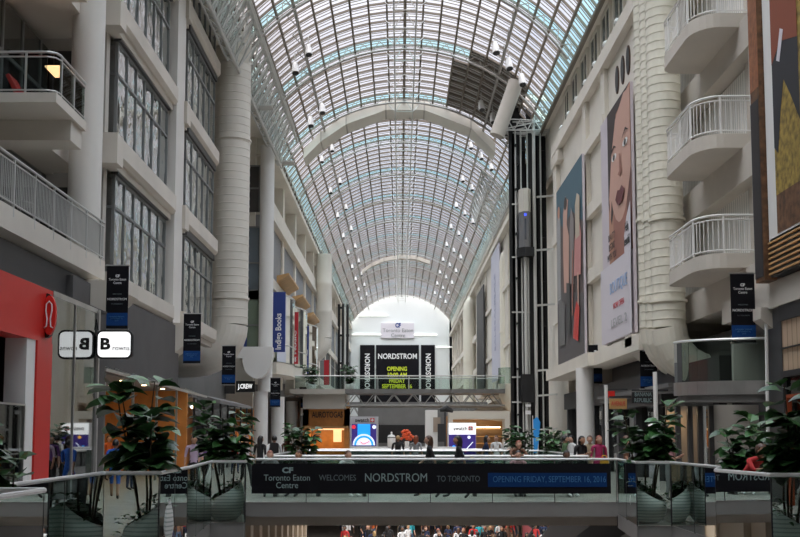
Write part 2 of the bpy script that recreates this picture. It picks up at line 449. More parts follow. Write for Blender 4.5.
def bridge(name, label, X0, X1, Y0, Y1, z, fas):
    r = thing(name, label, 'footbridge', ((X0+X1)/2, (Y0+Y1)/2, z-fas-.25), 'footbridges across the atrium')
    m = MB(); m.box(X0, X1, Y0+.02, Y1-.02, z-fas, z); m.build('deck', FLOORM, r)
    m = MB(); m.box(X0, X1, Y0-.05, Y0+.02, z-fas, z+.01); m.box(X0, X1, Y1-.02, Y1+.05, z-fas, z+.01); m.build('steel_fascia', FASC, r)
    m = MB(); m.box(X0, X1, Y0+.25, Y1-.25, z-fas-.25, z-fas); m.build('soffit', SOFFIT, r)
    return r
bridge('footbridge', 'nearest footbridge with a steel edge, carrying the long black welcome banner', -4.0, 5.57, 27.0, 31.0, 0, .35)
bridge('footbridge', 'second footbridge just behind the bannered one, pale steel edge', -4.0, 5.57, 42.0, 46.0, 0, .35)

def railing(pts, z0, z1, label, step=1.5, group='glass railings round the void', hr=CHROME, rr=.032, gm=GRAIL, glassz=None):
    c = pts[0]; r = thing('glass_railing', label, 'railing', (c[0], c[1], z0), group)
    m = MB(); m.tube([(a[0], a[1], z1) for a in pts], rr, 8); m.build('handrail', hr, r, smooth=True)
    for a, b in zip(pts[:-1], pts[1:]):
        A, B = Vector((a[0],a[1],0)), Vector((b[0],b[1],0)); L = (B-A).length; k = max(1, round(L/step))
        for i in range(k):
            p = A.lerp(B, (i+.012/L*1)/k if i else 0); q = A.lerp(B, (i+1)/k - .012/L)
            g = MB(); g.bar((p.x,p.y,(z0+z1)/2), (q.x,q.y,(z0+z1)/2), .014, z1-z0-.04); g.build('glass_panel', gm, r)
            s = MB(); s.box(q.x-.01,q.x+.01,q.y-.01,q.y+.01,z0,z1-.03); s.build('joint_seal', DARK, r)
    return r
off = .05
railing([(-3.92,6),(-3.92,11.66),(-4.74,11.66)], -.3, 1.1, 'glass railing at the bottom left corner, in front of the nearest left plant')
railing([(-4.74,11.7),(-4.74,13),(-4.74,16.94),(-3.84,16.94),(-3.96,19.7),(-4.36,24.44),(-3.56,24.44),(-3.96,26.9)], -.3, 1.1, 'stepped glass railing along the left edge of the void, ending at the bannered footbridge', 1.6)
railing([(5.53,26.9),(5.26,23.54),(6.03,23.54),(6.06,20),(5.46,18.3),(5.66,16.14),(6.46,16.14),(6.46,6)], -.3, 1.1, 'stepped glass railing along the right edge of the void', 1.6)
railing([(-3.95,26.93),(5.52,26.93)], 0, 1.1, 'glass railing on the near side of the bannered footbridge', 1.58, rr=.028)
railing([(-3.95,31.0),(5.52,31.0)], 0, 1.1, 'glass railing on the far side of the bannered footbridge', 1.58)
railing([(-3.95,42.0),(5.52,42.0)], 0, 1.1, 'glass railing on the near side of the second footbridge', 1.9)
railing([(-3.95,46.0),(5.52,46.0)], 0, 1.1, 'glass railing on the far side of the second footbridge', 1.9)
railing([(-3.97,31.1),(-3.97,41.9)], 0, 1.1, 'glass railing on the left of the void between the two footbridges', 1.9)
railing([(5.54,31.1),(5.54,41.9)], 0, 1.1, 'glass railing on the right of the void between the two footbridges', 1.9)

# ------------------------------------------------------------------ welcome banner on the bridge
r = thing('welcome_banner', 'long black banner fixed along the glass of the nearest footbridge, reading Toronto Eaton Centre welcomes', 'banner', (.8, 26.88, .1))
x0, z1 = onY(252, 463.5, 26.88); x1, z0 = onY(611, 493.5, 26.88)
m = MB(); m.box(x0, x1, 26.875, 26.9, z0, z1); m.build('cloth', BNR, r)
bx0, bz1 = onY(488, 473, 26.86); bx1, bz0 = onY(607, 487, 26.86)
m = MB(); m.box(bx0, bx1, 26.868, 26.874, bz0, bz1); m.build('blue_panel', mat('deep_banner_blue',(.007,.035,.13),.8,spec=.1), r)
def btext(s, pa, pb, py, size, m, bold=0):
    xa, z = onY(pa, py, 26.86); xb, _ = onY(pb, py, 26.86)
    text('lettering', s, size, m, r, ((xa+xb)/2, 26.868, z), fitw=xb-xa, bold=bold)
btext('CF', 282, 293, 470.5, .19, GINK, .008)
btext('Toronto Eaton', 264, 310, 478, .22, GINK)
btext('Centre', 276, 298, 485.5, .22, GINK)
btext('WELCOMES', 319, 356, 478, .21, DINK)
btext('NORDSTROM', 365, 427, 478, .30, GINK)
btext('TO TORONTO', 437, 480, 479, .21, DINK)
btext('OPENING FRIDAY, SEPTEMBER 16, 2016', 493, 606, 479.5, .22, BINK)

# ------------------------------------------------------------------ LEFT BUILDING
lw = MB()
lw.box(-14.2,-14,4,70,-.3,24); lw.box(-11.9,-11.6,43.6,46.95,3.8,6.3)                       # far back wall of the shops and offices
lw.box(-14,-9.75,33.9,34.3,5.2,30)                   # blank return beside the round column
lw.box(-14,-9.7,42.6,44.3,6.3,30)
lw.box(-14,-9.6,34.3,66,24,30); lw.box(-14,-11.6,52.5,70.6,6.3,30); lw.box(-14,-9.75,50.8,52.45,7,24)
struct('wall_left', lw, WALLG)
# storey slabs
SL = [(6.55,7.0),(10.8,11.2),(15.3,15.8),(20.0,20.5)]
fl = MB()
for z0, z1 in SL: fl.box(-14,-9.75,34,52.4,z0,z1)
fl.box(-14,-11.4,14,34,10.25,10.85)
struct('floor_upper_left', fl, BEAM)
# ledge beams, stepped like the photo
def ledge(n, y0, y1, z0, z1, x=-9.2):
    m = MB()
    m.prism([(-9.75,z0),(x-.12,z0),(x,z0+.14),(x,z1),(-9.75,z1)], y0+.0, y1, 'Y')
    m.box(-9.9, x+.06, y0-.35, y0+.4, z0-.28, z1-.02)
    m.box(-9.75, x-.22, y0, y1, z0-.22, z0)
    struct('trim_%d' % n, m, BEAM)
tn = 1
for y0, y1 in ((33.6,42.5),(44.4,52.4)):
    for z0, z1 in ((6.3,6.95),(10.75,11.5),(15.35,16.05),(20.0,20.7)):
        ledge(tn, y0, y1, z0, z1); tn += 1
# glazed bays: window_n with mullions, transom, side pane
wn_ = 1
def bay(y0, y1, z0, z1, npan, x=-9.62):
    global wn_
    g = MB(); dy = (y1-y0)/npan
    g.box(x-.02, x, y0, y1, z0, z1); g.box(-10.9, x, y0-.02, y0, z0, z1)
    o = struct('window_%d' % wn_, g, GBAY); wn_ += 1
    f = MB(); zt = z0 + (z1-z0)*.68
    for i in range(npan+1): f.box(x-.06, x+.05, y0+i*dy-.03, y0+i*dy+.03, z0, z1)
    for z in (z0+.05, zt, z1-.05): f.box(x-.06, x+.06, y0, y1, z-.04, z+.04); f.box(-10.9, x, y0-.06, y0+.04, z-.05, z+.05)
    f.box(-10.45,-10.37, y0-.06,y0+.04,z0,z1)
    f.build('window_frame', MULL, o)
    c = MB(); c.box(x-.1, x+.16, y0-.1, y1, z1, z1+.28); c.build('head_flashing', DGREY, o)
    b = MB()
    for i in range(npan):       # vertical blinds drawn behind some panes
        if (i*7+int(z0)) % 3 != 0: b.box(x-.35, x-.33, y0+i*dy+.1, y0+(i+1)*dy-.1, z0+.1, z1-.1)
    b.build('blind', striped('blind_cloth', (.30,.31,.31), (.20,.21,.21), 6, 'Y', .8, .4), o)
for z0, z1 in ((7.0,10.45),(11.55,15.05),(16.1,19.7),(20.75,24.0)):
    bay(34.7, 42.3, z0, z1, 6); bay(45.5, 52.3, z0, z1, 5, -9.5)
# rooms behind the glass
rm = MB()
for z0, z1 in ((7.0,10.8),(11.2,15.3),(15.8,20.0)):
    rm.box(-13.9,-13.7,36,52,z0,z1)
struct('wall_left_inner', rm, MGREY)
# big round column and slim square pier
def column(px, X, r, z0, z1, lab, m=COLM, Yv=None):
    Y = Yv or abs(X)*F/abs(px-400)
    t = MB(); t.lathe([(r,z0),(r,z1)], (X,Y,0), 28)
    o = t.build('column', m, smooth=True, origin=(X,Y,z0)); return tag(o, lab, 'column', 'building columns')
column(92, -9.75, .5, 0, 24, 'thick pale round column at far left, rising between the terraces and the bay windows', Yv=31.9)
t = MB(); t.box(-9.7,-9.28,42.6,44.2,6.3,24)
tag(t.build('pier', COLM, origin=(-9.5,43.4,0)), 'slim square pale pier between the two stacks of bay windows', 'pier')

# terraces on the left
def tube_rail(parent, pts, z, h, nbal, name='railing', hr=RAILM, post=1.3, balm=RAILM, bal=.11, glass=False):
    m = MB()
    for dz, rr in ((h,.035),(h-.13,.022),(.1,.022)): m.tube([(a[0],a[1],z+dz) for a in pts], rr, 6)
    def along(step, off):
        acc = off; tot = 0; out = []
        for a, b in zip(pts[:-1], pts[1:]):
            A, B = Vector((a[0],a[1],z)), Vector((b[0],b[1],z)); L = (B-A).length
            while acc <= tot+L: out.append(A.lerp(B, (acc-tot)/L)); acc += step
            tot += L
        return out
    for p in along(post, .03): m.bar((p.x,p.y,z-.22), (p.x,p.y,z+h), .05)
    o = m.build(name, hr, parent)
    if not glass:
        m = MB()
        for p in along(bal, bal/2): m.bar((p.x,p.y,z+.1), (p.x,p.y,z+h-.13), .02)
        m.build('balusters', balm, o)
    return o
r = thing('terrace', 'lowest left terrace with a long slanting baluster railing above the red shop', 'terrace', (-10.4,22,6.3))
m = MB(); m.prism([(-13.9,6.35),(-9.6,6.35),(-9.2,6.5),(-9.2,7.1),(-13.9,7.1)], 13, 32.4, 'Y'); m.build('slab', BEAM, r)
tube_rail(r, [(-9.22,13),(-9.22,32.3)], 7.1, 1.2, 0, post=1.45)
r = thing('terrace', 'middle left terrace with glass railing and red lounge chair', 'terrace', (-10.6,30,10.25))
m = MB(); m.box(-13.45,-9.2,27.4,30.1,10.58,10.85)
m.box(-13.45,-9.3,29.0,30.0,10.0,10.58); m.box(-13.45,-10.4,30.0,33.5,10.2,10.8); m.build('slab', BEAM, r)
pts = [(-13.4,27.5),(-9.5,27.5),(-9.3,27.6),(-9.24,27.8),(-9.24,30.05)]
tube_rail(r, pts, 10.85, 1.15, 0, glass=True, post=1.1)
m = MB(); m.box(-13.4,-9.5,27.5,27.52,10.9,11.9); m.box(-9.26,-9.24,27.8,30.0,10.9,11.9); m.build('glass_panel', GCLEAR, r)
r = thing('terrace', 'topmost left terrace whose grey underside shows at the picture corner', 'terrace', (-10.6,31,14.3))
m = MB(); m.box(-13.45,-9.2,28.5,29.9,14.4,15.4); m.box(-13.45,-9.9,29.9,33.5,14.7,15.4); m.build('slab', BEAM, r)
# red lounge chair, low table, ceiling panel lamp on the middle terrace
r = thing('lounge_chair', 'red moulded lounge chair on the middle left terrace', 'chair', (-10.6,29.2,10.85))
m = MB(); m.prism([(-11.15,11.85),(-11.05,11.9),(-10.75,11.38),(-10.2,11.3),(-9.95,11.22),(-9.95,11.15),(-10.3,11.2),(-10.85,11.25)], 28.85, 29.5, 'Y'); m.build('shell', RED, r, bevel=.02)
m = MB()
for x in (-10.9,-10.15):
    for y in (28.95,29.4): m.bar((x,y,10.85),(x+.05,y,11.22),.035)
m.build('leg', DARK, r)
_x, _z = onY(60,71,28.9); t = MB(); t.box(_x-.3,_x+.3,28.5,29.4,_z-.02,_z+.02); o = t.build('panel_lamp', WARMP, origin=(_x,28.9,_z)); tag(o, 'glowing yellow square lamp panel above the red lounge chair', 'lamp')
o['label'] = 'glowing yellow lamp panel hanging above the middle left terrace'
for i, y in enumerate((18.5,21.5,24.5,27.5)):
    r = thing('cafe_table', 'round grey cafe table behind the lowest terrace railing, %s along it' % ['first','second','third','fourth'][i], 'table', (-10.2,y,7.1), 'tables on the lowest terrace')
    m = MB(); m.lathe([(.45,.72),(.45,.76)], (-10.2,y,7.1), 20); m.build('table_top', MGREY, r)
    m = MB(); m.bar((-10.2,y,7.1),(-10.2,y,7.82),.06); m.lathe([(.25,0),(.25,.03)], (-10.2,y,7.1), 12); m.build('pedestal', DARK, r)
    r = thing('cafe_chair', 'dark metal cafe chair drawn up to the %s terrace table' % ['first','second','third','fourth'][i], 'chair', (-10.2,y+.75,7.1), 'chairs on the lowest terrace')
    m = MB(); m.box(-10.42,-9.98,y+.55,y+.95,7.53,7.57); m.build('seat', DARK, r)
    m = MB(); m.box(-10.42,-9.98,y+.95,y+.98,7.57,8.0); m.build('backrest', DARK, r)
    for a in (-10.4,-10.0):
        for b in (.57,.94):
            m = MB(); m.bar((a,y+b,7.1),(a,y+b,7.55),.03); m.build('leg', DARK, r)
# glazed back walls of the terraces
g = MB(); g.box(-11.62,-11.6,13,33.8,7.1,10.2); g.box(-11.62,-11.6,27.5,33.8,10.85,14.4); g.box(-11.62,-11.6,28,33.8,15.4,20)
o = struct('window_20', g, GDARK)
f = MB()
for z0, z1, ya in ((7.1,9.8,14),(10.85,14.4,28.1),(15.4,20,28.1)):
    y = ya
    while y < 33.8: f.box(-11.66,-11.56,y-.05,y+.05,z0,z1); y += 1.6
    f.box(-11.66,-11.56,ya,33.8,z0+(z1-z0)*.55,z0+(z1-z0)*.55+.1)
f.build('window_frame', MULL, o)
g = MB()
g.box(-13.9,-9.9,33.82,33.9,7.1,9.8); g.box(-13.9,-9.9,33.82,33.9,10.85,14.4); g.box(-13.9,-9.9,33.82,33.9,15.4,24); g.box(-13.9,-13.5,13,33.8,7.1,24)
for z0,z1 in ((7.1,9.8),(10.85,14.4)): g.box(-11.55,-11.45,33.7,33.82,z0,z1); g.box(-10.3,-10.2,33.7,33.82,z0,z1); g.box(-13.9,-9.9,33.7,33.82,z0+2.0,z0+2.1)
struct('wall_terrace_back', g, DGREY)

# ---- ground-level shops on the left
SX = -8.22
yR, _ = onX(50, 400, SX); yP, _ = onX(35, 400, SX); yW, _ = onX(26, 400, SX)
r = thing('shopfront', 'red-framed shopfront at far left with a blue and dark red recess behind glass', 'shopfront', (SX-.3, 19, 0))
m = MB(); m.box(SX-.5,SX,12,yR,3.85,5.1); m.build('fascia', RED, r)
m = MB(); m.box(SX-.5,SX+.02,yP,yR,0,3.85); m.build('pillar', RED, r)
m = MB(); m.box(SX-.5,SX-.02,yW,yP-.02,0,3.85); m.build('white_jamb', WHITE, r)
m = MB(); m.box(SX-1.6,SX-1.5,12,yW-.02,0,3.85); m.box(SX-1.5,SX-.5,yW-.6,yW-.5,0,3.85); m.build('inner_panel', DRED, r)
m = MB(); m.box(SX-1.5,SX-1.35,12,yW-.8,0,3.4); m.build('pale_screen', MGREY, r)
m = MB(); m.box(SX-1.5,SX-1.3,yW-1.1,yW-.9,0,3.55); m.box(SX-1.5,SX-1.3,12,yW-.9,3.35,3.55); m.build('blue_frame', BLUE, r)
m = MB(); m.box(SX-.04,SX-.02,12,yW,0,2.35); m.build('glass_screen', GCLEAR, r)
m = MB(); m.box(SX-.06,SX,12,yW,2.35,2.39); m.box(SX-.06,SX,yW-.04,yW,0,2.39); m.build('screen_rail', STEEL, r)
yD, _ = onX(95, 400, SX); yE, _ = onX(105, 400, SX)
r = thing('shopfront', 'dark glass shopfront beside the red one, mirroring the white oval-cornered sign', 'shopfront', (SX-.3, 26, 0))
m = MB(); m.box(SX-.03,SX,yR+.02,yD,0,5.0); m.build('glass', GDARK, r)
m = MB(); m.box(SX-.1,SX+.06,yD,yD+.12,0,5.1); m.box(SX-.1,SX+.02,yR,yD,5.0,5.12); m.box(SX-.1,SX+.03,yR+1.7,yR+1.74,0,5); m.build('frame', STEEL, r)
m = MB(); m.box(SX-.3,SX-.02,yD+.12,yE,0,5.1); m.box(SX-2.0,SX-.3,yE-.1,yE,0,5.1); m.build('side_panel', DGREY, r)
m = MB(); m.box(SX-2.6,SX-2.5,yR,yE,0,5.1); m.build('back_panel', MGREY, r)
m = MB(); m.box(SX-2.4,SX-.3,yR,yR+.1,0,5.1); m.build('brick_pier', DGREY, r)
m = MB(); m.box(SX-1.1,SX-.9,yR+.5,yR+2.5,0.2,1.2); m.build('display_plinth', WHITE, r)
for i, (yy, zz, mm, ww) in enumerate(((.5,1.2,BLUE,.5),(1.1,1.2,WHITE,.5),(1.9,1.2,RED,.4))):
    t = MB(); t.box(SX-1.15,SX-.85,yR+yy,yR+yy+ww,zz,zz+.55); o = t.build('shopping_bag', mm, origin=(SX-1,yR+yy,zz)); tag(o, '%s display bag in the dark glass shop window' % ['blue','white','red'][i], 'bag')
# roof of the shop boxes and dark wall up to the terrace
m = MB(); m.box(-14,SX,12,yE,5.1,5.15); m.box(-14,-9.4,12,34,5.15,6.35); m.box(-13.9,SX-2.6,12,yE,4.9,5.1); struct('wall_left_shop_top', m, DGREY)
# oval red sign with a white loop
r = thing('oval_sign', 'oval red shop sign with a white looped emblem on the red shopfront corner', 'sign', (-7.9, 24.2, 4.0))
cx, cz = onY(50.5, 315.5, 24.2)
def ell(cx, cz, rx, rz, n=24): return [(cx+rx*math.cos(2*PI*k/n), cz+rz*math.sin(2*PI*k/n)) for k in range(n)]
m = MB(); m.prism(ell(cx-.09,cz,.19,.52), 24.2, 24.34, 'Y'); m.build('rim', BLACK, r)
m = MB(); m.prism(ell(cx,cz,.15,.46), 24.1, 24.2, 'Y'); m.build('face', RED, r)
m = MB(); pp = [(-.10,-.3),(-.05,-.27),(-.035,-.1),(-.07,.1),(-.06,.25),(0,.32),(.06,.25),(.07,.1),(.035,-.1),(.05,-.27),(.10,-.3)]
m.tube([(cx+a,24.08,cz+b) for a, b in pp], .016, 6); m.build('emblem', INK, r)
# lit B sign
Yb = 28.2
r = thing('lit_sign', 'white backlit round-cornered sign with a big black letter B over the left walkway', 'sign', (-7.7, Yb, 3.9))
def rrect(x0, x1, z0, z1, rd, n=5):
    p = []
    for cx_, cz_, a0 in ((x1-rd,z1-rd,0),(x0+rd,z1-rd,PI/2),(x0+rd,z0+rd,PI),(x1-rd,z0+rd,3*PI/2)):
        for i in range(n+1): a = a0+PI/2*i/n; p.append((cx_+rd*math.cos(a), cz_+rd*math.sin(a)))
    return p
xa, zt = onY(96.5, 330, Yb); xb, zb = onY(132, 359, Yb)
zt, zb = max(zt,zb), min(zt,zb)
m = MB(); m.prism(rrect(xa,xb,zb,zt,.16), Yb, Yb+.16, 'Y'); m.build('box', BLACK, r)
m = MB(); m.prism(rrect(xa+.05,xb-.05,zb+.05,zt-.05,.13), Yb-.02, Yb, 'Y'); m.build('face', SIGNW, r)
lw_ = xb-xa
text('letter', 'B', .42, KINK, r, (xa+.24*lw_/.95, Yb-.03, (zt+zb)/2), fitw=.27, bold=.018)
text('lettering', 'rowns', .19, KINK, r, (xa+.66*lw_/.95, Yb-.03, (zt+zb)/2-.1), fitw=.45)
m = MB(); m.bar((xa-.05,Yb+.08,(zt+zb)/2+.2), (SX,Yb+.08,(zt+zb)/2+.2), .05); m.bar((xa+.02,Yb+.08,zt),(SX,Yb+.08,zt+.3),.03); m.build('bracket', DARK, r)

# hanging centre banners (black with blue foot)
def make_banner():
    r = thing('hanging_banner', 'x', 'banner', (0,0,0), 'black hanging banners with a blue foot')
    m = MB(); m.box(-.32,.32,-.015,.015,-1.85,0); m.build('cloth', BNR, r)
    m = MB(); m.box(-.32,.32,-.022,-.016,-1.75,-1.38); m.build('blue_panel', BBLUE, r)
    for zz in (.02,-1.86): m = MB(); m.bar((-.36,0,zz),(.36,0,zz),.035); m.build('rod', STEEL, r)
    text('lettering', 'CF', .10, INK, r, (0,-.02,-.30), bold=.006)
    text('lettering', 'Toronto Eaton\nCentre', .10, INK, r, (0,-.02,-.45), fitw=.50)
    text('lettering', 'WELCOMES', .05, DINK, r, (0,-.02,-.83))
    text('lettering', 'NORDSTROM', .095, INK, r, (0,-.02,-.98), fitw=.56)
    text('lettering', 'TO TORONTO', .05, DINK, r, (0,-.02,-1.12))
    text('lettering', 'OPENING FRIDAY,\nSEPTEMBER 16,\n2016', .055, BINK, r, (0,-.026,-1.55), fitw=.46)
    return r
bn = make_banner(); used = False
for pxa, pya, pyb, lb in ((118,266,330,'nearest left black banner hanging above the white B sign'),(192.5,314,364,'black banner below the pier between the bay windows on the left'),
        (229,346,380,'black banner partly behind the bend of the big left duct'),(275.5,378,407,'small black banner right of the white column on the left'),(303,387,408,'smallest black banner hanging beyond the left white columns'),
        (742,274,338,'nearest right black banner hanging before the curved glass balcony'),(648,340,370,'black banner behind the elbow of the right ducts'),(595,345,381,'black banner under the fashion poster on the right')):
    Y = {229:50,648:39.5,595:50,742:27.8}.get(pxa) or 1.85*F/(pyb-pya); x, z = onY(pxa, pya, Y)
    if not used: bn.location = (x,Y,z); bn['label'] = lb; used = True; o = bn
    else: o = dup(bn, (x,Y,z), label=lb)

# corbel brackets under ledges
def corbel(X0, X1, Y, w, zt, h, lab, m_=BEAM):
    m = MB(); s = 1 if X1 > X0 else -1
    m.prism([(X0,zt),(X1,zt),(X1,zt-h*.3),(X0+(X1-X0)*.35,zt-h),(X0,zt-h)], Y-w/2, Y+w/2, 'Y')
    tag(m.build('corbel', m_, origin=(X0,Y,zt-h)), lab, 'bracket', 'concrete corbels under the upper floors')
corbel(-9.7,-8.1,31.6,1.3,6.3,1.35,'large grey corbel above the dark glass shop on the left')
corbel(-9.9,-8.3,43.4,1.2,6.3,1.35,'grey corbel at the foot of the slim pier on the left')
corbel(10.6,8.9,40.8,1.2,5.6,1.5,'pale corbel under the face poster on the right')
corbel(10.6,9.3,27.2,.6,5.0,1.0,'pale corbel behind the nearest right banner')
corbel(10.6,9.0,52.0,1.2,5.6,1.4,'pale corbel under the near end of the fashion poster')

# ---- shop row left, y 29 to 66
r = thing('shopfront', 'warm lit clothes shop on the left with an orange interior', 'shopfront', (-9.4,36,0))
m = MB(); m.box(-9.4,-9.2,yE,43.5,3.7,6.2); m.build('fascia', mat('dim_fascia_grey',(.085,.08,.078),.6,var=.1,scale=1), r)
m = MB(); m.box(-13.9,-13.8,yE,47,0,3.7); m.box(-13.9,-9.4,46.4,46.6,0,3.7); m.build('interior_wall', ORANGE, r)
m = MB(); m.box(-13.9,-9.4,yE,47,3.66,3.7); m.build('shop_ceiling', MGREY, r)
for i in range(5):
    m = MB(); m.box(-9.4,-9.32,yE+.3+i*3.6,yE+.38+i*3.6,0,3.7); m.build('mullion', MULL, r)
for i in range(3):
    for j in range(5):
        m = MB(); m.lathe([(.09,0),(.09,.03)], (-9.9-i*1.3,31+j*3.2,3.62), 10); m.build('downlight', WARM, r)
m = MB()
for i in range(5): m.box(-13.7,-13.2,31+i*3,33.4+i*3,.4+.1*i,.45+.1*i); m.box(-13.7,-13.2,31+i*3,33.4+i*3,1.5,1.55); m.box(-13.7,-13.2,31+i*3,33.4+i*3,2.3,2.35)
m.build('shelf', TAN, r)
r = thing('glass_canopy', 'pale sloping glass canopy over the warm lit shop', 'canopy', (-8.8,36,3.4))
m = MB(); m.add([(-9.2,29.5,3.9),(-8.3,29.5,3.55),(-8.3,45,3.35),(-9.2,45,3.7)],[(0,1,2,3)]); m.build('glass', GCLEAR, r)
m = MB(); m.bar((-8.3,29.5,3.55),(-8.3,45,3.35),.08)
for i in range(8): y = 29.5+i*2.2; m.bar((-9.2,y,3.9-.0128*i*2.2),(-8.3,y,3.55-.0128*i*2.2),.04)
m.build('frame', STEEL, r)
r = thing('shopfront', 'dark glazed shopfront with small lights below the bend of the big left duct', 'shopfront', (-9.2,55,0))
m = MB(); m.box(-11.8,-11.6,47,70,3.4,6.3); m.box(-11.6,-9.3,47,66,3.4,3.5); m.build('fascia', MGREY, r)
m = MB(); m.box(-9.25,-9.23,47.2,65.8,0,3.4); m.build('glass', GDARK, r)
m = MB()
for i in range(9): m.box(-9.3,-9.18,47.2+i*2.3,47.28+i*2.3,0,3.4)
m.box(-9.3,-9.18,47.2,65.8,2.5,2.58); m.build('mullion', DGREY, r)
m = MB(); m.prism([(-9.3,3.6),(-8.2,3.3),(-8.2,3.15),(-9.3,3.35)], 48, 58, 'Y'); m.build('awning', MGREY, r)
m = MB(); m.box(-12.9,-12.8,47.2,65.8,0,3.4); m.build('interior_wall', ORANGE, r)
for j in range(8):
    m = MB(); m.ball((-9.9,48.5+j*1.6,2.9+.15*(j%2)), .08,.08,.08, 8, 5); m.build('pendant_bulb', WARM, r)
def area(name, loc, e, sx, sy, col=(1,.72,.42), rot=(0,0,0)):
    a = bpy.data.lights.new(name, 'AREA'); a.energy = e; a.shape = 'RECTANGLE'; a.size = sx; a.size_y = sy; a.color = col
    o = bpy.data.objects.new(name, a); COL.objects.link(o); o.location = loc; o.rotation_euler = rot; return o
area('shop_light_orange', (-11.5,38,3.55), 110, 3, 12)
area('shop_light_dark', (-11,56,3.2), 120, 2, 12)
area('shop_light_glass', (-9.6,26.4,4.8), 14, 1, 2, (.9,.95,1))

# ---- the big ribbed duct with its elbow
def ribbed_duct(X, Y, R, z0, z1, seams, lab, mname=DUCT, elbow=None, group='fat round ventilation ducts', rib=.42):
    r = thing('ventilation_duct', lab, 'duct', (X,Y,z0), group)
    prof = []; z = z0
    while z < z1:
        prof += [(R,z),(R,z+rib*.86),(R+.018,z+rib*.88),(R+.018,z+rib*.98)]; z += rib
    m = MB(); m.lathe(prof, (X,Y,0), 36); m.build('shaft', mname, r, smooth=True)
    for s_ in seams:
        m = MB(); m.lathe([(R+.02,s_),(R+.07,s_),(R+.07,s_+.09),(R+.02,s_+.09)], (X,Y,0), 36); m.build('joint_band', mname, r, smooth=True)
    if elbow:
        dx, dy, br, nseg, run, rtop = elbow
        pts = []
        for i in range(nseg+1):
            a = (PI/2)*i/nseg*.97
            pts.append((X+dx*br*(1-math.cos(a)), Y+dy*br*(1-math.cos(a)), z0-br*math.sin(a)))
        e = Vector(pts[-1]); pts.append((e.x+dx*run, e.y+dy*run, e.z-.05))
        m = MB(); m.tube(pts, R+.03, 24)
        o = m.build('elbow', mname, r)
    return r
def pz(px, py, Y): return onY(px, py, Y)[1]
Yd = 54.2
ribbed_duct(-8.85, Yd, .94, pz(225,325,Yd), 26, [pz(225,y,Yd) for y in (142,300)], 'huge ribbed pale duct on the left, bending into the wall above the shops', elbow=(-1,0,1.75,7,2.2,0))
for i, (dy, rr) in enumerate(((0,.56),(1.25,.5),(2.4,.48))):
    Y = 35.4+dy
    ribbed_duct(9.12+.02*i, Y, rr, pz(660,328,Y), 26, [pz(660,y,Y) for y in (222,303)], ['nearest and widest of the three cream ribbed ducts beside the right balconies','middle of the three cream ribbed ducts beside the right balconies','rearmost of the three cream ribbed ducts, next to the face poster'][i], DUCTR, elbow=(1,-.25*0,1.5,5,1.6,0), rib=.3)
ribbed_duct(-8.1, 111, .85, pz(324,338,111), 19.5, [], 'far slim-looking duct on the left with a bend at its foot', elbow=(-1,0,2.2,6,1.5,0), rib=3.0)
# far right ducts (tops bend into the wall)
def top_duct(px, Y, R, ztop, lab):
    X = (px-400)/F*Y
    r = thing('ventilation_duct', lab, 'duct', (X,Y,0), 'fat round ventilation ducts')
    pts = [(X,Y,0),(X,Y,ztop-1.5)] + [(X+1.5*(1-math.cos(a)),Y,ztop-1.5+1.5*math.sin(a)) for a in (.4,.8,1.2,1.57)] + [(X+3.5,Y,ztop)]
    m = MB(); m.tube(pts, R, 20); m.build('shaft', DUCTR, r, smooth=True)
    m = MB()
    for z in (6, 11): m.lathe([(R+.06,z),(R+.06,z+.12)], (X,Y,0), 20)
    m.build('joint_band', DUCTR, r)
top_duct(470, 135, .85, pz(470,298,135), 'cream duct far down the right side whose top bends into the wall')
top_duct(506, 95, .5, 19, 'cream duct on the right just before the lift shaft')

# ---- left building beyond the duct
m = MB()
m.box(-14,-9.9,70.6,71,0,30)        # white return wall facing the camera
struct('wall_left_return', m, WALL)
Yc = 70
column(265, -9.0, .48, 4.6, 21.3, 'tall white round column left of the blue vertical book banner', WHITE, Yv=Yc)
column(261, -9.25, .46, 0, 4.6, 'white round column standing on the walkway under the rounded bracket', WHITE, Yv=Yc)
r = thing('rounded_bracket', 'white half-round bracket at the foot of the tall white left column', 'bracket', (-9.4,Yc-.6,pz(260,381,Yc)))
a0, a1 = onY(243,360,Yc-.9); b0, b1 = onY(273,360,Yc-.9); cz_ = pz(260,355,Yc-.9)
hw = (b0-a0)/2; cxx = (a0+b0)/2
m = MB(); m.prism([(cxx-hw-1.2,cz_+.5),(cxx-hw-1.2,cz_-.25),(cxx-hw*.95,cz_-.25)]+[(cxx-hw*.95*math.cos(t),cz_-.25-1.35*math.sin(t)) for t in (.3,.6,.9,1.2,1.57,1.9,2.2,2.5,2.8)]+[(cxx+hw,cz_-.25),(cxx+hw,cz_+.5)], Yc-1.5, Yc-.55, 'Y'); m.build('block', WHITE, r)
column(278, -9.2, .5, 0, 4.6, 'second white column behind the bracketed one on the left', WHITE, Yv=9.2*F/122)
column(292, -9.2, .5, 0, 4.6, 'third white column in the row on the left walkway', WHITE, Yv=9.2*F/108)
# J.CREW sign box
Ys = 69.3
r = thing('shop_sign', 'black shop sign reading J.CREW in white letters beside the white column', 'sign', (-10.3,Ys,pz(245,391,Ys)))
xa, za = onY(236,381,Ys); xb, zb = onY(254.5,392,Ys)
m = MB(); m.box(xa,xb,Ys,Ys+.3,zb,za); m.build('box', BLACK, r)
text('lettering', 'J.CREW', .42, SIGNW, r, ((xa+xb)/2,Ys-.02,(za+zb)/2), fitw=(xb-xa)*.78, bold=.01)
m = MB(); m.box(-14,-9.8,70.2,70.6,0,3.4); struct('wall_left_timber', m, ORANGE)
m = MB(); m.box(xa-.9,xa-.1,Ys+.1,Ys+.3,zb-.1,za); tag(m.build('hanging_sign', DGREY, origin=(xa-.5,Ys,zb)), 'dim grey hanging sign left of the J.CREW sign', 'sign')

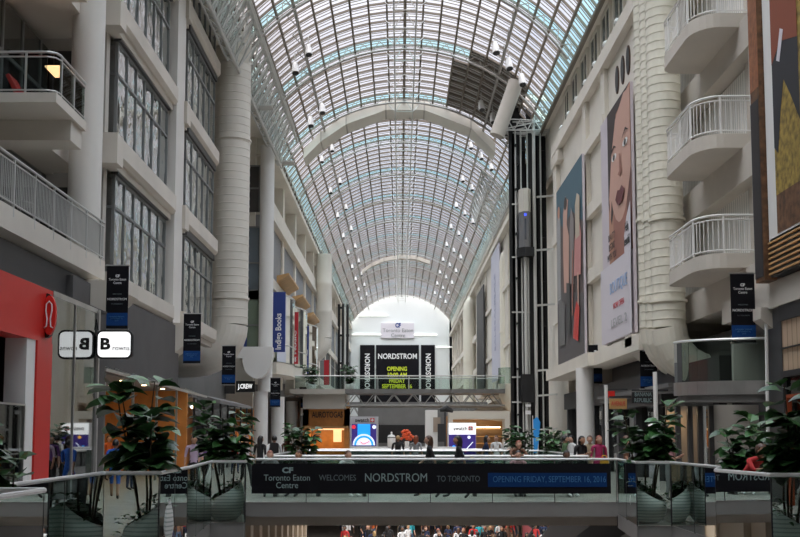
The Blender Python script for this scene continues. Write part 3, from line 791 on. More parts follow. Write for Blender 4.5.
def wall_far(side, Xw, y0, y1, name):
    s = side; m = MB()
    m.box(min(Xw,Xw+s*4), max(Xw,Xw+s*4), y0, y1, 22.2, 27)
    m.box(min(Xw+s*3.6,Xw+s*4), max(Xw+s*3.6,Xw+s*4), y0, y1, 0, 22.4)
    return m
# left far facade: storey bands, piers, recesses
lf = MB()
lf.box(-13.4,-13,71,190,0,22.3)
lf.box(-13.4,-8.95,71,190,21.4,22.3)        # cornice under the vault
lf.box(-13.4,-8.7,71,190,21.0,21.4)
lf.box(-13.4,-9.0,71,190,17.2,18.3)         # parapet of the open gallery
lf.box(-13.4,-8.85,71,190,16.8,17.2)
lf.box(-13.4,-9.05,71,190,12.2,12.9)
lf.box(-13.4,-9.05,71,190,7.3,8.2)
lf.box(-13.4,-9.05,120,190,4.2,5.2)
y = 71.5
while y < 188:
    lf.box(-9.9,-9.15,y,y+1.1,12.9,21.4); lf.box(-9.9,-9.15,y,y+.8,0 if y > 115 else 5.2,12.3); y += 9.5
struct('wall_left_far', lf, WALL)
m = MB(); m.box(-12.9,-9.3,71,190,12.9,16.8); struct('wall_left_louvres', m, LOUV)
m = MB(); m.box(-9.45,-9.3,71,190,8.2,12.2); o = struct('window_30', m, GBAY)
f = MB(); y = 72
while y < 188: f.box(-9.5,-9.22,y,y+.1,8.2,12.2); y += 1.6
f.box(-9.5,-9.22,71,190,11,11.1); f.build('window_frame', MULL, o)
m = MB(); m.box(-12.9,-12.6,71,190,0,7.3); struct('wall_left_far_inner', m, DGREY)
# gallery cornice brackets (one part each would be hidden detail)
m = MB(); y = 71.5
while y < 150: m.prism([(-8.95,22.3),(-8.65,22.3),(-8.95,21.4)], y, y+.15, 'Y'); y += 1.6
struct('trim_30', m, TRUSS)

r = thing('lift_tower', 'dark slim lift tower far along the left wall beside the end wall', 'lift tower', (-8.2,150,0))
m = MB()
for px in (339,343,347.5): x, _ = onY(px,330,150); m.bar((x,150,0),(x,150,20.5),.35)
for z in (4,8,12,16,20): m.bar((-8.9,150,z),(-7.3,150,z),.3)
m.build('black_frame', BLACK, r)
m = MB(); m.tube([(onY(345,330,149)[0],149,0),(onY(345,330,149)[0],149,20)],.14,8); m.build('white_pipe', TRUSS, r)
m = MB(); m.box(-8.4,-7.6,149.5,151,9,12); m.build('lift_car', DARK, r)
# glass bow balconies and vertical store banners on the left
def bow(Yc, X, w, z0, label):
    r = thing('bow_balcony', label, 'balcony', (X,Yc,z0), 'bowed glass shop balconies on the left')
    n = 10; arc = [(X+1.0*math.sin(PI*i/n)*.8, Yc-w/2+w*i/n) for i in range(n+1)]
    m = MB(); m.prism([(X-1,Yc-w/2)]+arc+[(X-1,Yc+w/2)], z0, z0+.85); m.build('fascia', WALL, r)
    for a, b in zip(arc[:-1], arc[1:]):
        g = MB(); g.bar((a[0],a[1],z0+3.4),(b[0],b[1],z0+3.4),.03,5.0); g.build('glass_panel', glassmat('green_shop_glass',(.42,.55,.48),.2), r)
    m = MB(); m.tube([(a[0],a[1],z0+2.2) for a in arc], .05, 6); m.tube([(a[0],a[1],z0+5.9) for a in arc], .06, 6); m.build('rail', STEEL, r)
for i, (px, yb) in enumerate(((283,363),(297,366),(309,374))):
    X = -8.9; Y = abs(X)*F/(400-px); z0 = pz(px, yb+14, Y)
    bow(Y, X, 8.5, z0, ['nearest','middle','farthest'][i]+' bowed glass shop balcony along the left wall')
def store_banner(pxa, pxb, pya, pyb, Y, m_, s, lab, tcol=INK):
    xa, za = onY(pxa,pya,Y); xb, zb = onY(pxb,pyb,Y)
    r = thing('store_banner', lab, 'banner', ((xa+xb)/2,Y,zb), 'tall store banners on the left')
    m = MB(); m.box(xa,xb,Y,Y+.08,zb,za); m.build('cloth', m_, r)
    m = MB(); m.bar((xa,Y+.04,za),(xa-.9,Y+.04,za),.08); m.bar((xa,Y+.04,zb),(xa-.9,Y+.04,zb),.08); m.build('bracket', STEEL, r)
    if s: text('lettering', s, (xb-xa)*.62, tcol, r, ((xa+xb)/2,Y-.02,za+(zb-za)*.66), rot=(PI/2,-PI/2,0), fitw=(za-zb)*.60, bold=.01)
    return r
store_banner(272.5,285,292,352,70.5,BNAVY,'Indigo Books','tall blue banner reading Indigo Books on the left')
store_banner(292,298,312,364,83,BRED,'& MUSIC','narrow red banner right of the blue book banner')
store_banner(303,308.5,326,374,93,BNAVY,'Indigo','narrow blue banner right of the red one on the left wall')
store_banner(324,329,360,385,118,BRED,'','small dim red banner far along the left wall beyond the glass bows')
store_banner(244.5,246.5,285,352,70,BNAVY,'','thin blue banner strip left of the tall white column')
# timber canopies above the banners
for i, (px, pya) in enumerate(((284,285),(298,304),(309,320))):
    Y = 8.9*F/(400-px); z = pz(px, pya, Y)
    m = MB(); m.prism([(-9.1,z-.35),(-9.1,z+.15),(-8.2,z+.35),(-8.2,z+.2)], Y-3.8, Y+3.8, 'Y')
    tag(m.build('timber_canopy', TAN, origin=(-8.7,Y,z-.5)), ['nearest','middle','farthest'][i]+' tilted orange timber canopy above the left store banners', 'canopy', 'timber canopies above the store banners')
# recess details in the return wall by the column (opening, rail, green glass)
for i, (ya, yb, mm) in enumerate(((166,212,DGREY),(227,300,mat('blue_grey_pane',(.16,.20,.23),.2)),(290,361,mat('green_grey_pane',(.20,.26,.19),.2)))):
    xa, za = onY(247.5 if i < 2 else 246.5,ya,70.55); xb, zb = onY(259,yb,70.55)
    m = MB(); m.box(xa,xb,70.4,70.58,zb,za); o = struct('window_%d' % (31+i), m, mm)
    f = MB(); f.box(xa-.08,xa,70.3,70.6,zb,za); f.box(xb,xb+.08,70.3,70.6,zb,za); f.box(xa,xb,70.3,70.6,za-.08,za); f.box(xa,xb,70.3,70.6,(za+zb)/2-.05,(za+zb)/2+.05); f.build('window_frame', MULL, o)
# shop box (orange timber with lettering) under the left side of the upper bridge
Yt = 88
r = thing('timber_kiosk_front', 'orange timber shopfront with dark lettering under the far upper walkway', 'shopfront', (-6.6,Yt,0))
xa, za = onY(303,404,Yt); xb, _ = onY(349,404,Yt)
m = MB(); m.box(xa,xb,Yt,Yt+2,pz(320,428,Yt),za); m.build('fascia', ORANGE, r)
m = MB(); m.box(xa,xb,Yt-.15,Yt,za-.35,za+.15); m.box(xa,xb,Yt-.15,Yt,pz(320,428,Yt),pz(320,426,Yt)); m.build('cornice', TAN, r)
m = MB(); m.box(xa,xa+.5,Yt,Yt+2,0,za-.4); m.box(xb-.4,xb,Yt,Yt+2,0,za-.4); m.build('pillar', ORANGE, r)
m = MB(); m.box(xa,xb,Yt+3.5,Yt+3.6,0,2.4); m.build('interior_wall', ORANGE, r)
m = MB(); x2, z2 = onY(333,429,Yt); x3, z3 = onY(341,442,Yt); m.box(x2,x3,Yt+.6,Yt+.7,z3,z2); m.build('lit_poster', WARMP, r)
m = MB(); x2, z2 = onY(318,428.5,Yt); x3, z3 = onY(346,430,Yt); m.box(x2,x3,Yt+.3,Yt+.4,z3,z2); m.build('lit_strip', WARMP, r)
x2, z2 = onY(312,415,Yt); x3, _ = onY(343,415,Yt)
text('lettering', 'AUROTOGAS', .7, DARK, r, ((x2+x3)/2,Yt-.05,z2), fitw=x3-x2, bold=.01)
m = MB(); m.box(-13,xa-.5,Yt+3,Yt+3.2,0,5); m.box(xb,9.3,Yt+30,Yt+30.2,0,5.2); struct('wall_cross', m, MGREY)
area('kiosk_light', (-6.4,Yt+2,2.3), 60, 3, 2)

# upper cross-bridges
def truss_bridge(Y, ztop, depth, X0, X1, pan, lab, rail=True):
    r = thing('upper_footbridge', lab, 'footbridge', (0,Y,ztop-depth), 'upper truss footbridges')
    m = MB(); m.box(X0,X1,Y,Y+4,ztop-.35,ztop); m.build('deck', MGREY, r)
    m = MB(); n = int((X1-X0)/pan)
    for yy in (Y+.1, Y+3.9):
        m.tube([(X0,yy,ztop-depth),(X1,yy,ztop-depth)], .09, 6)
        for i in range(n):
            a = X0+i*pan; m.bar((a,yy,ztop-depth),(a+pan/2,yy,ztop-.35),.08); m.bar((a+pan/2,yy,ztop-.35),(a+pan,yy,ztop-depth),.08)
    for i in range(n): m.bar((X0+i*pan,Y+.1,ztop-depth),(X0+i*pan,Y+3.9,ztop-depth),.06)
    m.build('truss', mat('truss_grey',(.26,.255,.24),.6), r)
    if rail:
        for yy in (Y, Y+4):
            m = MB(); m.box(X0,X1,yy-.01,yy+.01,ztop,ztop+1.02); m.build('glass_panel', GLIGHT, r)
            m = MB(); m.tube([(X0,yy,ztop+1.08),(X1,yy,ztop+1.08)], .05, 6)
            for i in range(6): m.bar((X0+(X1-X0)*i/5,yy,ztop),(X0+(X1-X0)*i/5,yy,ztop+1.08),.05)
            m.build('handrail', RAILM, r)
    return r
Yu = 86; zu = pz(400,389,Yu)
truss_bridge(Yu, zu, 1.35, -4.5, 8.6, 1.6, 'upper glass-railed truss footbridge crossing before the black opening notice')
truss_bridge(108, pz(400,402,108), 1.5, -5.5, 9, 1.3, 'farther truss footbridge showing below the upper one', False)
t = MB(); t.box(-9.0,-4.5,Yu,Yu+8,zu-.4,zu); t.box(-8.0,-4.5,Yu+.6,Yu+8,zu-1.6,zu-.4)
r = tag(t.build('landing', WALLG, origin=(-6.7,Yu+3,zu-1.6)), 'grey landing at the left end of the upper footbridge, above the timber shop', 'landing')
railing([(-8.6,Yu-.02),(-4.55,Yu-.02)], zu, zu+1.08, 'glass railing on the grey landing left of the upper footbridge', 2, gm=GRAIL)
r = thing('round_balcony', 'rounded concrete balcony tub at the right end of the upper footbridge', 'balcony', (8.9,87,4.3))
X8 = onY(506,390,87)[0]
m = MB(); m.lathe([(.15,pz(506,412,87)),(.6,pz(506,405,87)),(.95,pz(506,395,87)),(1.0,pz(506,384,87))], (X8+.35,87,0), 24); m.build('tub', DUCTR, r, smooth=True)
m = MB(); m.lathe([(.98,pz(506,384,87)),(.98,pz(506,368,87))], (X8+.35,87,0), 24); m.build('glass_drum', GRAIL, r)

# ------------------------------------------------------------------ END WALL
YE = 190.0
ew = MB()
n = 24
arc = [vp(-VA+2*VA*i/n) for i in range(n+1)]
ew.prism([(-9.6,0)]+[(9.9,0)]+arc[::-1], YE, YE+.4, 'Y')
ew.box(-13,-9,YE,YE+.4,0,23); ew.box(9,13.5,YE,YE+.4,0,23)
endw = struct('wall_end', ew, mat('end_wall_white', (.76,.79,.78), .7))
area('end_wall_fill', (0.3,183,25.9), 260, 12, 3, (1,1,.98), (math.radians(25),0,0)).visible_camera = True  # added fill lamp that brightens the end wall, no cove fitting behind it
def slot(pa, pb, py, i):
    xa, z = onY(pa,py,YE-.1); xb, _ = onY(pb,py,YE-.1)
    m = MB(); m.box(xa,xb,YE-.25,YE,z-.09,z+.09)
    tag(m.build('strip_lamp', mat('cool_white_strip',(1,1,.95),.5,emit=.9), origin=((xa+xb)/2,YE,z-.1)), ['upper short','left lower','right lower','lowest right'][i]+' slim lit strip on the white end wall', 'lamp', 'slim lit strips on the end wall')
for i, a in enumerate(((358,387,315.5),(352,381,334.5),(414,437,334.8),(436,452,347))): slot(*a, i)
r = thing('wall_sign', 'pale wall sign reading Toronto Eaton Centre high on the white end wall', 'sign', (0,YE-.3,pz(398,338,YE)))
xa, za = onY(381,323,YE-.4); xb, zb = onY(414,338,YE-.4)
m = MB(); m.box(xa,xb,YE-.35,YE-.02,zb,za); m.build('board', mat('pale_lilac_board',(.66,.62,.66),.6), r)
x, z = onY(398,325.5,YE-.4); text('lettering', 'CF', 1.1, BNAVY, r, (x,YE-.4,z), fitw=1.0, bold=.06)
x, z = onY(398,330.5,YE-.4); text('lettering', 'Toronto Eaton', .95, MULL, r, (x,YE-.4,z), fitw=(xb-xa)*.92)
x, z = onY(398,335.5,YE-.4); text('lettering', 'Centre', .95, MULL, r, (x,YE-.4,z), fitw=(xb-xa)*.42)
Yn = YE-.32
r = thing('opening_notice', 'big black opening notice of three panels below the end wall sign', 'sign', (0,Yn,0))
for pa, pb in ((360,374.5),(376,419),(421,435)):
    xa, za = onY(pa,345,Yn); xb, zb = onY(pb,398,Yn)
    m = MB(); m.box(xa,xb,Yn,Yn+.3,zb-2,za); m.build('panel', BNR, r)
def ntext(s, px, py, w, size, mm, rot=(PI/2,0,0), bold=.03):
    x, z = onY(px,py,Yn-.1); text('lettering', s, size, mm, r, (x,Yn-.08,z), rot=rot, fitw=w*Yn/F, bold=bold)
ntext('NORDSTROM', 397.5, 356.5, 39, 1.35, INK)
ntext('OPENING', 397, 369, 20, 1.05, YINK); ntext('10:00 AM', 397, 375, 19, 1.05, YINK)
ntext('FRIDAY', 397, 381, 16, 1.05, YINK); ntext('SEPTEMBER 16', 397, 386.5, 30, 1.05, YINK)
ntext('NORDSTROM', 367, 373, 39, 1.25, INK, (PI/2,PI/2,0)); ntext('NORDSTROM', 428, 373, 39, 1.25, INK, (PI/2,PI/2,0))

# ------------------------------------------------------------------ RIGHT BUILDING
rw = MB()
rw.box(14,14.2,4,190,-.3,24)
rw.box(9.45,10.2,39.2,62,5.3,18.6)          # poster wall
rw.box(9.45,14,39,62,5.3,5.6)
rw.box(10.4,14,18,62,18.4,18.8)
rw.box(9.1,10.3,38.6,62,18.3,19.0)           # ledge
rw.box(10.0,10.3,34,86,18.9,22.6)            # clerestory wall
rw.box(9.9,14,61.6,62,0,23)
rw.box(10.9,11.3,62,86,0,23)
rw.box(9.5,14,62,63.2,5.2,18.6)
struct('wall_right', rw, WALL)
# clerestory windows, brackets
for i in range(9):
    y0 = 36+i*3.0
    g = MB(); g.box(9.93,9.98,y0,y0+1.9,19.6,22.0); o = struct('window_%d' % (50+i), g, mat('clerestory_pane',(.05,.075,.07),.25))
    f = MB(); f.box(9.85,10.0,y0-.1,y0,19.3,22.3); f.box(9.85,10.0,y0+1.9,y0+2.0,19.3,22.3); f.box(9.85,10.0,y0,y0+1.9,22.0,22.15); f.box(9.88,10.0,y0+.9,y0+1.0,19.6,22); f.build('window_frame', WALL, o)
for i in range(8):
    y0 = 41+i*2.6
    r = thing('floodlight', 'small floodlight on the high right ledge, number %s from the near end' % ['one','two','three','four','five','six','seven','eight'][i], 'floodlight', (9.35,y0,19.0), 'small floodlights on the right ledge')
    m = MB(); m.ball((9.35,y0,19.36),.17,.17,.17,8,6); m.build('head', LAMPW, r, smooth=True)
    m = MB(); m.bar((9.35,y0,19.0),(9.35,y0,19.3),.06); m.bar((9.15,y0,19.3),(9.55,y0,19.3),.05); m.build('arm', TRUSS, r)
# vertical ribs of the poster wall and cross beams
m = MB()
for z in (9.1,12.3,15.6): m.box(9.2,9.6,46.6,52.5,z,z+.65)
m.box(9.25,9.6,51.2,52.2,5.3,18.4); m.box(9.25,9.6,46.4,47.2,5.3,18.4)
for z in (8.2,12.9,17.6): m.box(9.1,9.6,59.5,62,z,z+.6)
m.box(9.2,9.6,60.8,62,5.3,18.4)
struct('trim_40', m, WALL)
m = MB(); m.box(8.9,10.2,39,61.8,4.9,5.5); m.box(8.6,9.0,48,61.8,4.9,5.5); struct('trim_42', m, WALL)
# three round vents
for i, (px, py) in enumerate(((617,80),(622.5,70),(628,60))):
    Y, Z = onX(px, py, 9.42)
    m = MB(); m.prism(ell(Y,Z,.36,.62,18), 9.41, 9.46, 'X'); o = m.build('round_vent', mat('vent_rust',(.10,.06,.04),.8), origin=(9.42,Y,Z-.6)); tag(o, ['lowest and farthest','middle','highest and nearest'][i]+' of the three dark oval vents above the face poster', 'vent', 'oval vents above the face poster')
    m = MB(); m.prism(ell(Y,Z,.30,.54,18), 9.395, 9.41, 'X'); m.build('opening', BLACK, o)

# posters
def poster(X, pxa, pxb, z0, z1, lab, side=-1):
    ya = X*F/(pxa-400); yb = X*F/(pxb-400)      # far, near
    r = thing('poster', lab, 'poster', (X,(ya+yb)/2,z0))
    m = MB(); m.box(X,X+.12,yb,ya,z0,z1); m.build('board', mat('poster_board',(.62,.56,.60),.5), r)
    lay = [0]
    def P(poly, mm, name):
        lay[0] += 1; x1 = X-.006*lay[0]
        pts = [(ya+(yb-ya)*u, z0+(z1-z0)*v) for u, v in poly]
        m = MB(); m.prism(pts, x1-.003, x1, 'X'); m.build(name, mm, r)
    def T(s, u, v, w, size, mm):
        lay[0] += 1
        text('lettering', s, size, mm, r, (X-.006*lay[0]-.02, ya+(yb-ya)*u, z0+(z1-z0)*v), rot=(PI/2,0,-PI/2), fitw=abs(yb-ya)*w)
    return P, T
def E(u, v, a, b, n=20): return [(u+a*math.cos(2*PI*k/n), v+b*math.sin(2*PI*k/n)) for k in range(n)]
SKIN1 = mat('poster_skin', (.60,.36,.28), .6); SKIN2 = mat('poster_skin_shade', (.36,.16,.12), .6); HAIRP = mat('poster_hair', (.035,.02,.018), .6)
LIP = mat('poster_lip', (.13,.015,.02), .5); PBG = mat('poster_backdrop', (.16,.07,.06), .6); PWH = mat('poster_white', (.70,.66,.70), .6); PTAN = mat('poster_tan', (.50,.26,.17), .6)
P, T = poster(9.12, 605, 636, 5.7, 15.7, 'tall poster of a model with a dark-lipped face beside the cream ducts')
P([(.26,.33),(1,.33),(1,1),(.26,1)], PTAN, 'picture')
P([(.26,.60),(.36,.50),(.5,.62),(.55,.95),(1,1),(.26,1)], HAIRP, 'hair')
P([(.9,.33),(1,.33),(1,.75),(.88,.6),(.84,.45)], PBG, 'hair')
P([(.42,.33),(.88,.33),(.86,.5),(.86,.6),(.46,.62),(.42,.5)], SKIN2, 'neck')
P([(.30,.62),(.34,.52)]+[(.66-.32*math.cos(t), .72-.24*math.sin(t)) for t in (.5,.8,1.1,1.4,1.57,1.8,2.1,2.5)]+[(1,.66),(1,.98),(.82,.99),(.55,.93),(.40,.80)], SKIN1, 'face')
P(E(.49,.775,.08,.014), WHITE, 'eye'); P(E(.49,.775,.032,.013), BLACK, 'pupil')
P([(.38,.797),(.50,.815),(.58,.806),(.50,.826),(.40,.812)], HAIRP, 'eyebrow')
P(E(.86,.78,.08,.014), WHITE, 'eye'); P(E(.86,.78,.032,.013), BLACK, 'pupil')
P([(.77,.806),(.88,.826),(.98,.81),(.88,.838)], HAIRP, 'eyebrow')
P([(.63,.68),(.69,.665),(.76,.68),(.74,.695),(.70,.76),(.68,.76),(.68,.69)], SKIN2, 'nose')
P([(.54,.585),(.62,.615),(.68,.607),(.74,.62),(.84,.592),(.74,.55),(.62,.55)], LIP, 'lips')
P([(.80,.30),(1,.30),(1,.52),(.88,.47),(.80,.4)], PWH, 'script_patch')
T('Hello\nbeautiful', .90, .40, .16, .55, KINK)
T('BEAUTY\nBEGINS\nWITH YOU', .42, .40, .30, .42, HAIRP)
P([(0,0),(1,0),(1,.33),(0,.33)], PWH, 'foot_panel')
T('BOUTIQUE', .62, .22, .55, .7, mat('pale_blue_ink',(.35,.50,.75),.6)); T('NOW OPEN', .62, .14, .34, .35, BRED); T('LEVEL 2', .62, .07, .5, .5, mat('pale_grey_ink',(.42,.42,.42),.6))
P, T = poster(9.0, 559, 585.5, 5.7, 15.6, 'tall fashion poster of women with suitcases before the lift shaft')
P([(0,0),(1,0),(1,1),(0,1)], mat('poster_teal',(.06,.13,.17),.6), 'picture')
P([(0,.35),(1,.25),(1,.66),(.62,.78),(.3,.74),(0,.84)], mat('poster_crowd_dark',(.10,.075,.07),.6,var=.5,scale=1.5), 'dark_backdrop')
P([(0,0),(1,0),(1,.30),(0,.42)], mat('poster_asphalt',(.11,.10,.10),.6), 'ground')
PINK = mat('poster_pink', (.58,.26,.24), .6)
P([(.02,.35),(.16,.35),(.18,.80),(.10,.88),(.02,.80)], striped('poster_stripes',(.7,.7,.7),(.02,.02,.02),6,'Z',.6,.5), 'figure')
P([(.30,.38),(.48,.36),(.52,.66),(.44,.74),(.50,.86),(.40,.90),(.30,.82),(.28,.62)], SKIN1, 'figure')
P(E(.40,.86,.06,.035), HAIRP, 'hair'); P(E(.12,.86,.05,.035), PTAN, 'hair')
P([(.55,.40),(.70,.38),(.72,.72),(.62,.80),(.56,.70)], mat('poster_grey',(.25,.22,.21),.6), 'figure')
P([(.70,.42),(.94,.40),(.97,.60),(.88,.74),(.74,.60)], PINK, 'figure')
P([(.78,.60),(.92,.60),(.94,.80),(.85,.83),(.78,.78)], mat('poster_cream',(.55,.47,.36),.6), 'figure')
P([(.10,.10),(.34,.09),(.34,.32),(.10,.36)], MGREY, 'suitcase'); P([(.42,.14),(.56,.13),(.56,.40),(.42,.42)], DGREY, 'suitcase')
P([(.62,.22),(.66,.22),(.70,.56),(.66,.56)], SKIN2, 'leg'); P([(.84,.2),(.88,.2),(.88,.42),(.84,.42)], SKIN1, 'leg')
P([(.66,.10),(.84,.07),(.90,.24),(.80,.28),(.72,.22)], RED, 'red_script')
# autumn poster, upper right corner
AUT = mat('poster_autumn', (.28,.19,.035), .7, var=.6, scale=5); AUTB = mat('poster_autumn_dark', (.13,.06,.025), .7, var=.5, scale=5)
X = 9.3
yfar = X*F/(774-400)
r = thing('poster', 'golden autumn poster with dark legs at the top right, framed in white', 'poster', (X,24.5,6.6))
m = MB(); m.box(X,X+.3,20,yfar,6.55,19); m.build('board', WHITE, r)
y1 = X*F/(783-400)
m = MB(); m.box(X-.01,X-.004,20,y1,6.65,8.0); m.build('picture_foot', AUTB, r)
m = MB(); m.box(X-.014,X-.006,20,y1,7.6,19); m.build('picture', AUT, r)
m = MB(); m.prism([(y1,8.8),(y1,10.9),(24.9,11.3),(23.8,11.0),(23.8,9.0),(24.35,9.8),(24.75,10.3),(25.0,9.6),(25.25,8.6)],X-.02,X-.015,'X'); m.build('dark_trousers', mat('poster_trousers',(.02,.02,.025),.7), r)
m = MB(); m.prism([(y1,10.9),(y1,13.6),(23.8,13.9),(23.8,11.0),(24.9,11.3)],X-.026,X-.021,'X'); m.build('rust_coat', mat('poster_rust',(.25,.06,.025),.7), r)
m = MB(); m.prism([(25.15,10.9),(24.85,11.6),(24.65,11.5),(24.95,10.8)],X-.032,X-.027,'X'); m.build('white_cuff', PWH, r)
r = thing('poster', 'narrow brown and black poster strip left of the golden autumn poster', 'poster', (X,26,5.9))
ya = X*F/(764-400); yb = X*F/(773-400)
m = MB(); m.box(X-.12,X+.2,yb,ya,5.6,19); m.build('board', AUTB, r)
m = MB(); m.box(X-.13,X-.125,yb,ya,10.6,19); m.build('rust_area', mat('poster_rust_area',(.27,.10,.04),.7,var=.3,scale=6), r)
m = MB(); m.box(X-.135,X-.13,yb+.05,ya,5.7,10.3); m.build('dark_area', mat('poster_dark_area',(.025,.02,.02),.7), r)
r = thing('slatted_grille', 'dark grille with brown horizontal slats under the golden poster', 'grille', (X,23.5,5.7))
m = MB(); m.box(X,X+.3,20,yb-.1,5.65,6.6); m.build('backing', DARK, r)
m = MB()
for i in range(7): m.box(X-.05,X,20,yb-.1,5.7+i*.13,5.74+i*.13)
m.build('slats', TAN, r)
# structure behind those posters
m = MB(); m.box(9.6,14,14,26.3,5.6,20); m.box(9.5,14,14,30.8,4.95,5.6); m.box(9.9,14,26.3,39,9.0,10.0); m.box(9.9,14,26.3,39,12.75,13.7); m.box(9.9,14,26.3,39,5.55,6.5); m.box(9.9,14,26.3,39,16.6,17.6); m.box(9.9,14,26.3,39,20.6,22)
m.box(10.3,10.6,30.2,30.5,6,20); m.box(9.9,10.2,26.6,27.6,5.6,20); m.box(10.0,14,38.7,39.2,5.3,22)
struct('wall_right_near', m, BEAM)
m = MB(); m.box(12.3,12.5,26.3,39,5.6,20); struct('wall_right_recess', m, WALL)
m = MB()
for z0,z1 in ((6.5,9.0),(10.0,12.7),(13.7,16.6)):
    m.box(10.4,10.5,29.4,39,z0,z1)
o = struct('wall_right_ribbed', m, striped('ribbed_cladding',(.80,.78,.72),(.50,.49,.46),5,'Y',.6,.25))
column(757, 10.15, .17, 5.6, 20, 'slim white post at the back of the right balconies', WHITE, Yv=29.2)
# balconies
def balcony(z, lab):
    r = thing('curved_balcony', lab, 'balcony', (9.4,33,z-.55), 'round-cornered balconies on the right')
    X0, X1, Ya, Yb = 8.6, 9.95, 29.7, 33.7
    pts = [(X1+.5,Ya)]
    for t in (0,.26,.52,.78,1.05,1.31,1.57): pts.append((X0+.75-.75*math.sin(t), Ya+1.0-1.0*math.cos(t)))
    for t in (0,.5,1.05,1.57): pts.append((X0+.5-.5*math.cos(t), Yb-.5+.5*math.sin(t)))
    rim = pts[:]
    pts.append((X1,Yb))
    m = MB(); m.prism(pts, z-.42, z); m.build('slab', BEAM, r)
    pin = [((x-9.6)*.97+9.6, (y-31.7)*.97+31.7) for x, y in rim]
    tube_rail(r, pin, z, 1.12, 0, post=1.1, bal=.15, balm=WHITE, hr=WHITE)
balcony(6.9, 'lowest of the three round-cornered balconies on the right')
balcony(10.4, 'middle of the three round-cornered balconies on the right')
balcony(14.0, 'top of the three round-cornered balconies on the right')
# connectors duct to wall
m = MB()
for z in (6.4,10.4,14.2): m.box(9.2,10.2,37.4,37.8,z-.6,z)
struct('trim_43', m, WALL)

# ---- ground level on the right
m = MB(); m.box(10.4,10.6,14,62,0,5.0); struct('wall_right_ground', m, DGREY)
r = thing('shopfront', 'dark shopfront at the far right with a glowing tan panel', 'shopfront', (9.7,25,0))
yq = 9.6*F/(767-400); ye2 = 9.6*F/(783-400)
m = MB(); m.box(9.6,10.4,ye2,yq,0,5.0); m.build('pillar', mat('charcoal_panel',(.05,.05,.052),.5), r)
ya, za = onX(783,327,9.62); yb, zb = onX(800,353,9.62)
m = MB(); m.box(9.62,9.7,21,ye2,3.3,za+.15); m.build('lit_panel', striped('tan_lit_tiles',(.55,.40,.27),(.25,.15,.09),3.2,'Y',.4,.12), r)
m = MB(); m.box(9.55,10.3,20,ye2,za+.15,5.0); m.box(9.55,9.62,20,ye2,3.15,3.3); m.box(9.55,9.62,20,ye2,za*.5+1.65,za*.5+1.68); m.build('dark_frame', DARK, r)
m = MB(); m.box(9.7,9.75,20,ye2,0,3.15); m.build('glass', GDARK, r)
m = MB(); m.box(9.5,9.62,ye2-.5,ye2-.42,0,2.7); m.box(9.5,9.62,21,ye2-.42,2.62,2.7); m.build('orange_door_frame', mat('orange_edge',(.30,.05,.01),.5), r)
r = thing('white_pole', 'thin white pole in front of the dark pillar at right', 'pole', (9.35,27,0))
xw, zw = onY(764.5,262,27); xw2, _ = onY(767,440,27)
m = MB(); m.tube([(xw,27,4.9),(xw2,27,0)], .045, 8); m.build('shaft', WHITE, r, smooth=True)
# curved glass balcony canopy
Yg = 29.0
xl, zt = onY(674,343,Yg); _, zb = onY(700,383,Yg); _, zc = onY(700,396,Yg)
r = thing('curved_glass_balcony', 'half-round glass balcony with a brushed steel band above the right shop doors', 'balcony', (9.2,Yg,zc))
RR = 2.6; cxg, cyg = xl+RR, Yg
arc = [(cxg-RR*math.cos(t), cyg-RR*.55*math.sin(t)) for t in [PI*i/22 for i in range(23)]]
zt2 = zt
for i in range(0, 22, 2):
    g = MB(); a, b = arc[i], arc[i+1]; c = arc[i+2]
    g.bar((a[0],a[1],(zb+zt2)/2),(b[0],b[1],(zb+zt2)/2),.016,zt2-zb); g.bar((b[0],b[1],(zb+zt2)/2),(c[0],c[1],(zb+zt2)/2),.016,zt2-zb); g.build('glass_panel', GRAIL, r)
m = MB(); m.tube([(a,b,zt2) for a, b in arc], .035, 8); m.build('handrail', CHROME, r, smooth=True)
m = MB()
for a, b in zip(arc[:-1], arc[1:]): m.bar((a[0],a[1],(zb+zc)/2),(b[0],b[1],(zb+zc)/2),.08,zb-zc)
m.build('steel_band', STEEL, r)
m = MB(); m.prism([(x*.97+cxg*.03,y*.97+cyg*.03) for x, y in arc], zc-.18, zb); m.build('slab', MGREY, r)
m = MB(); m.box(cxg-.7,cxg+1.2,cyg+.8,cyg+1.0,zb,zt2+.3); m.build('inner_screen', WALLG, r)
r = thing('entrance', 'dark framed shop entrance below the half-round glass balcony', 'shopfront', (8.8,30.5,0))
xa, za = onY(677,402,30.5); xb, _ = onY(712,402,30.5)
for px in (678,690,700,711):
    x, _ = onY(px,420,30.5); m = MB(); m.box(x-.07,x+.07,30.45,30.6,0,za); m.build('post', DGREY, r)
m = MB(); m.box(xa,xb,30.4,30.6,za-.12,za+.1); m.prism([(xa-.1,za+.1),(xb,za+.1),(xb,za+.3),(xa+.5,za+.22)],30,30.6,'Y'); m.build('head', MGREY, r)
m = MB(); m.box(xa,xb,31.8,31.9,0,za); m.build('interior', mat('tan_interior',(.22,.17,.12),.7), r)
m = MB(); m.box(xb,10.4,30.5,30.7,0,zc-.2); m.build('side_wall', WALLG, r)
area('entrance_light', (8.2,31.3,2.5), 12, .5, .5)
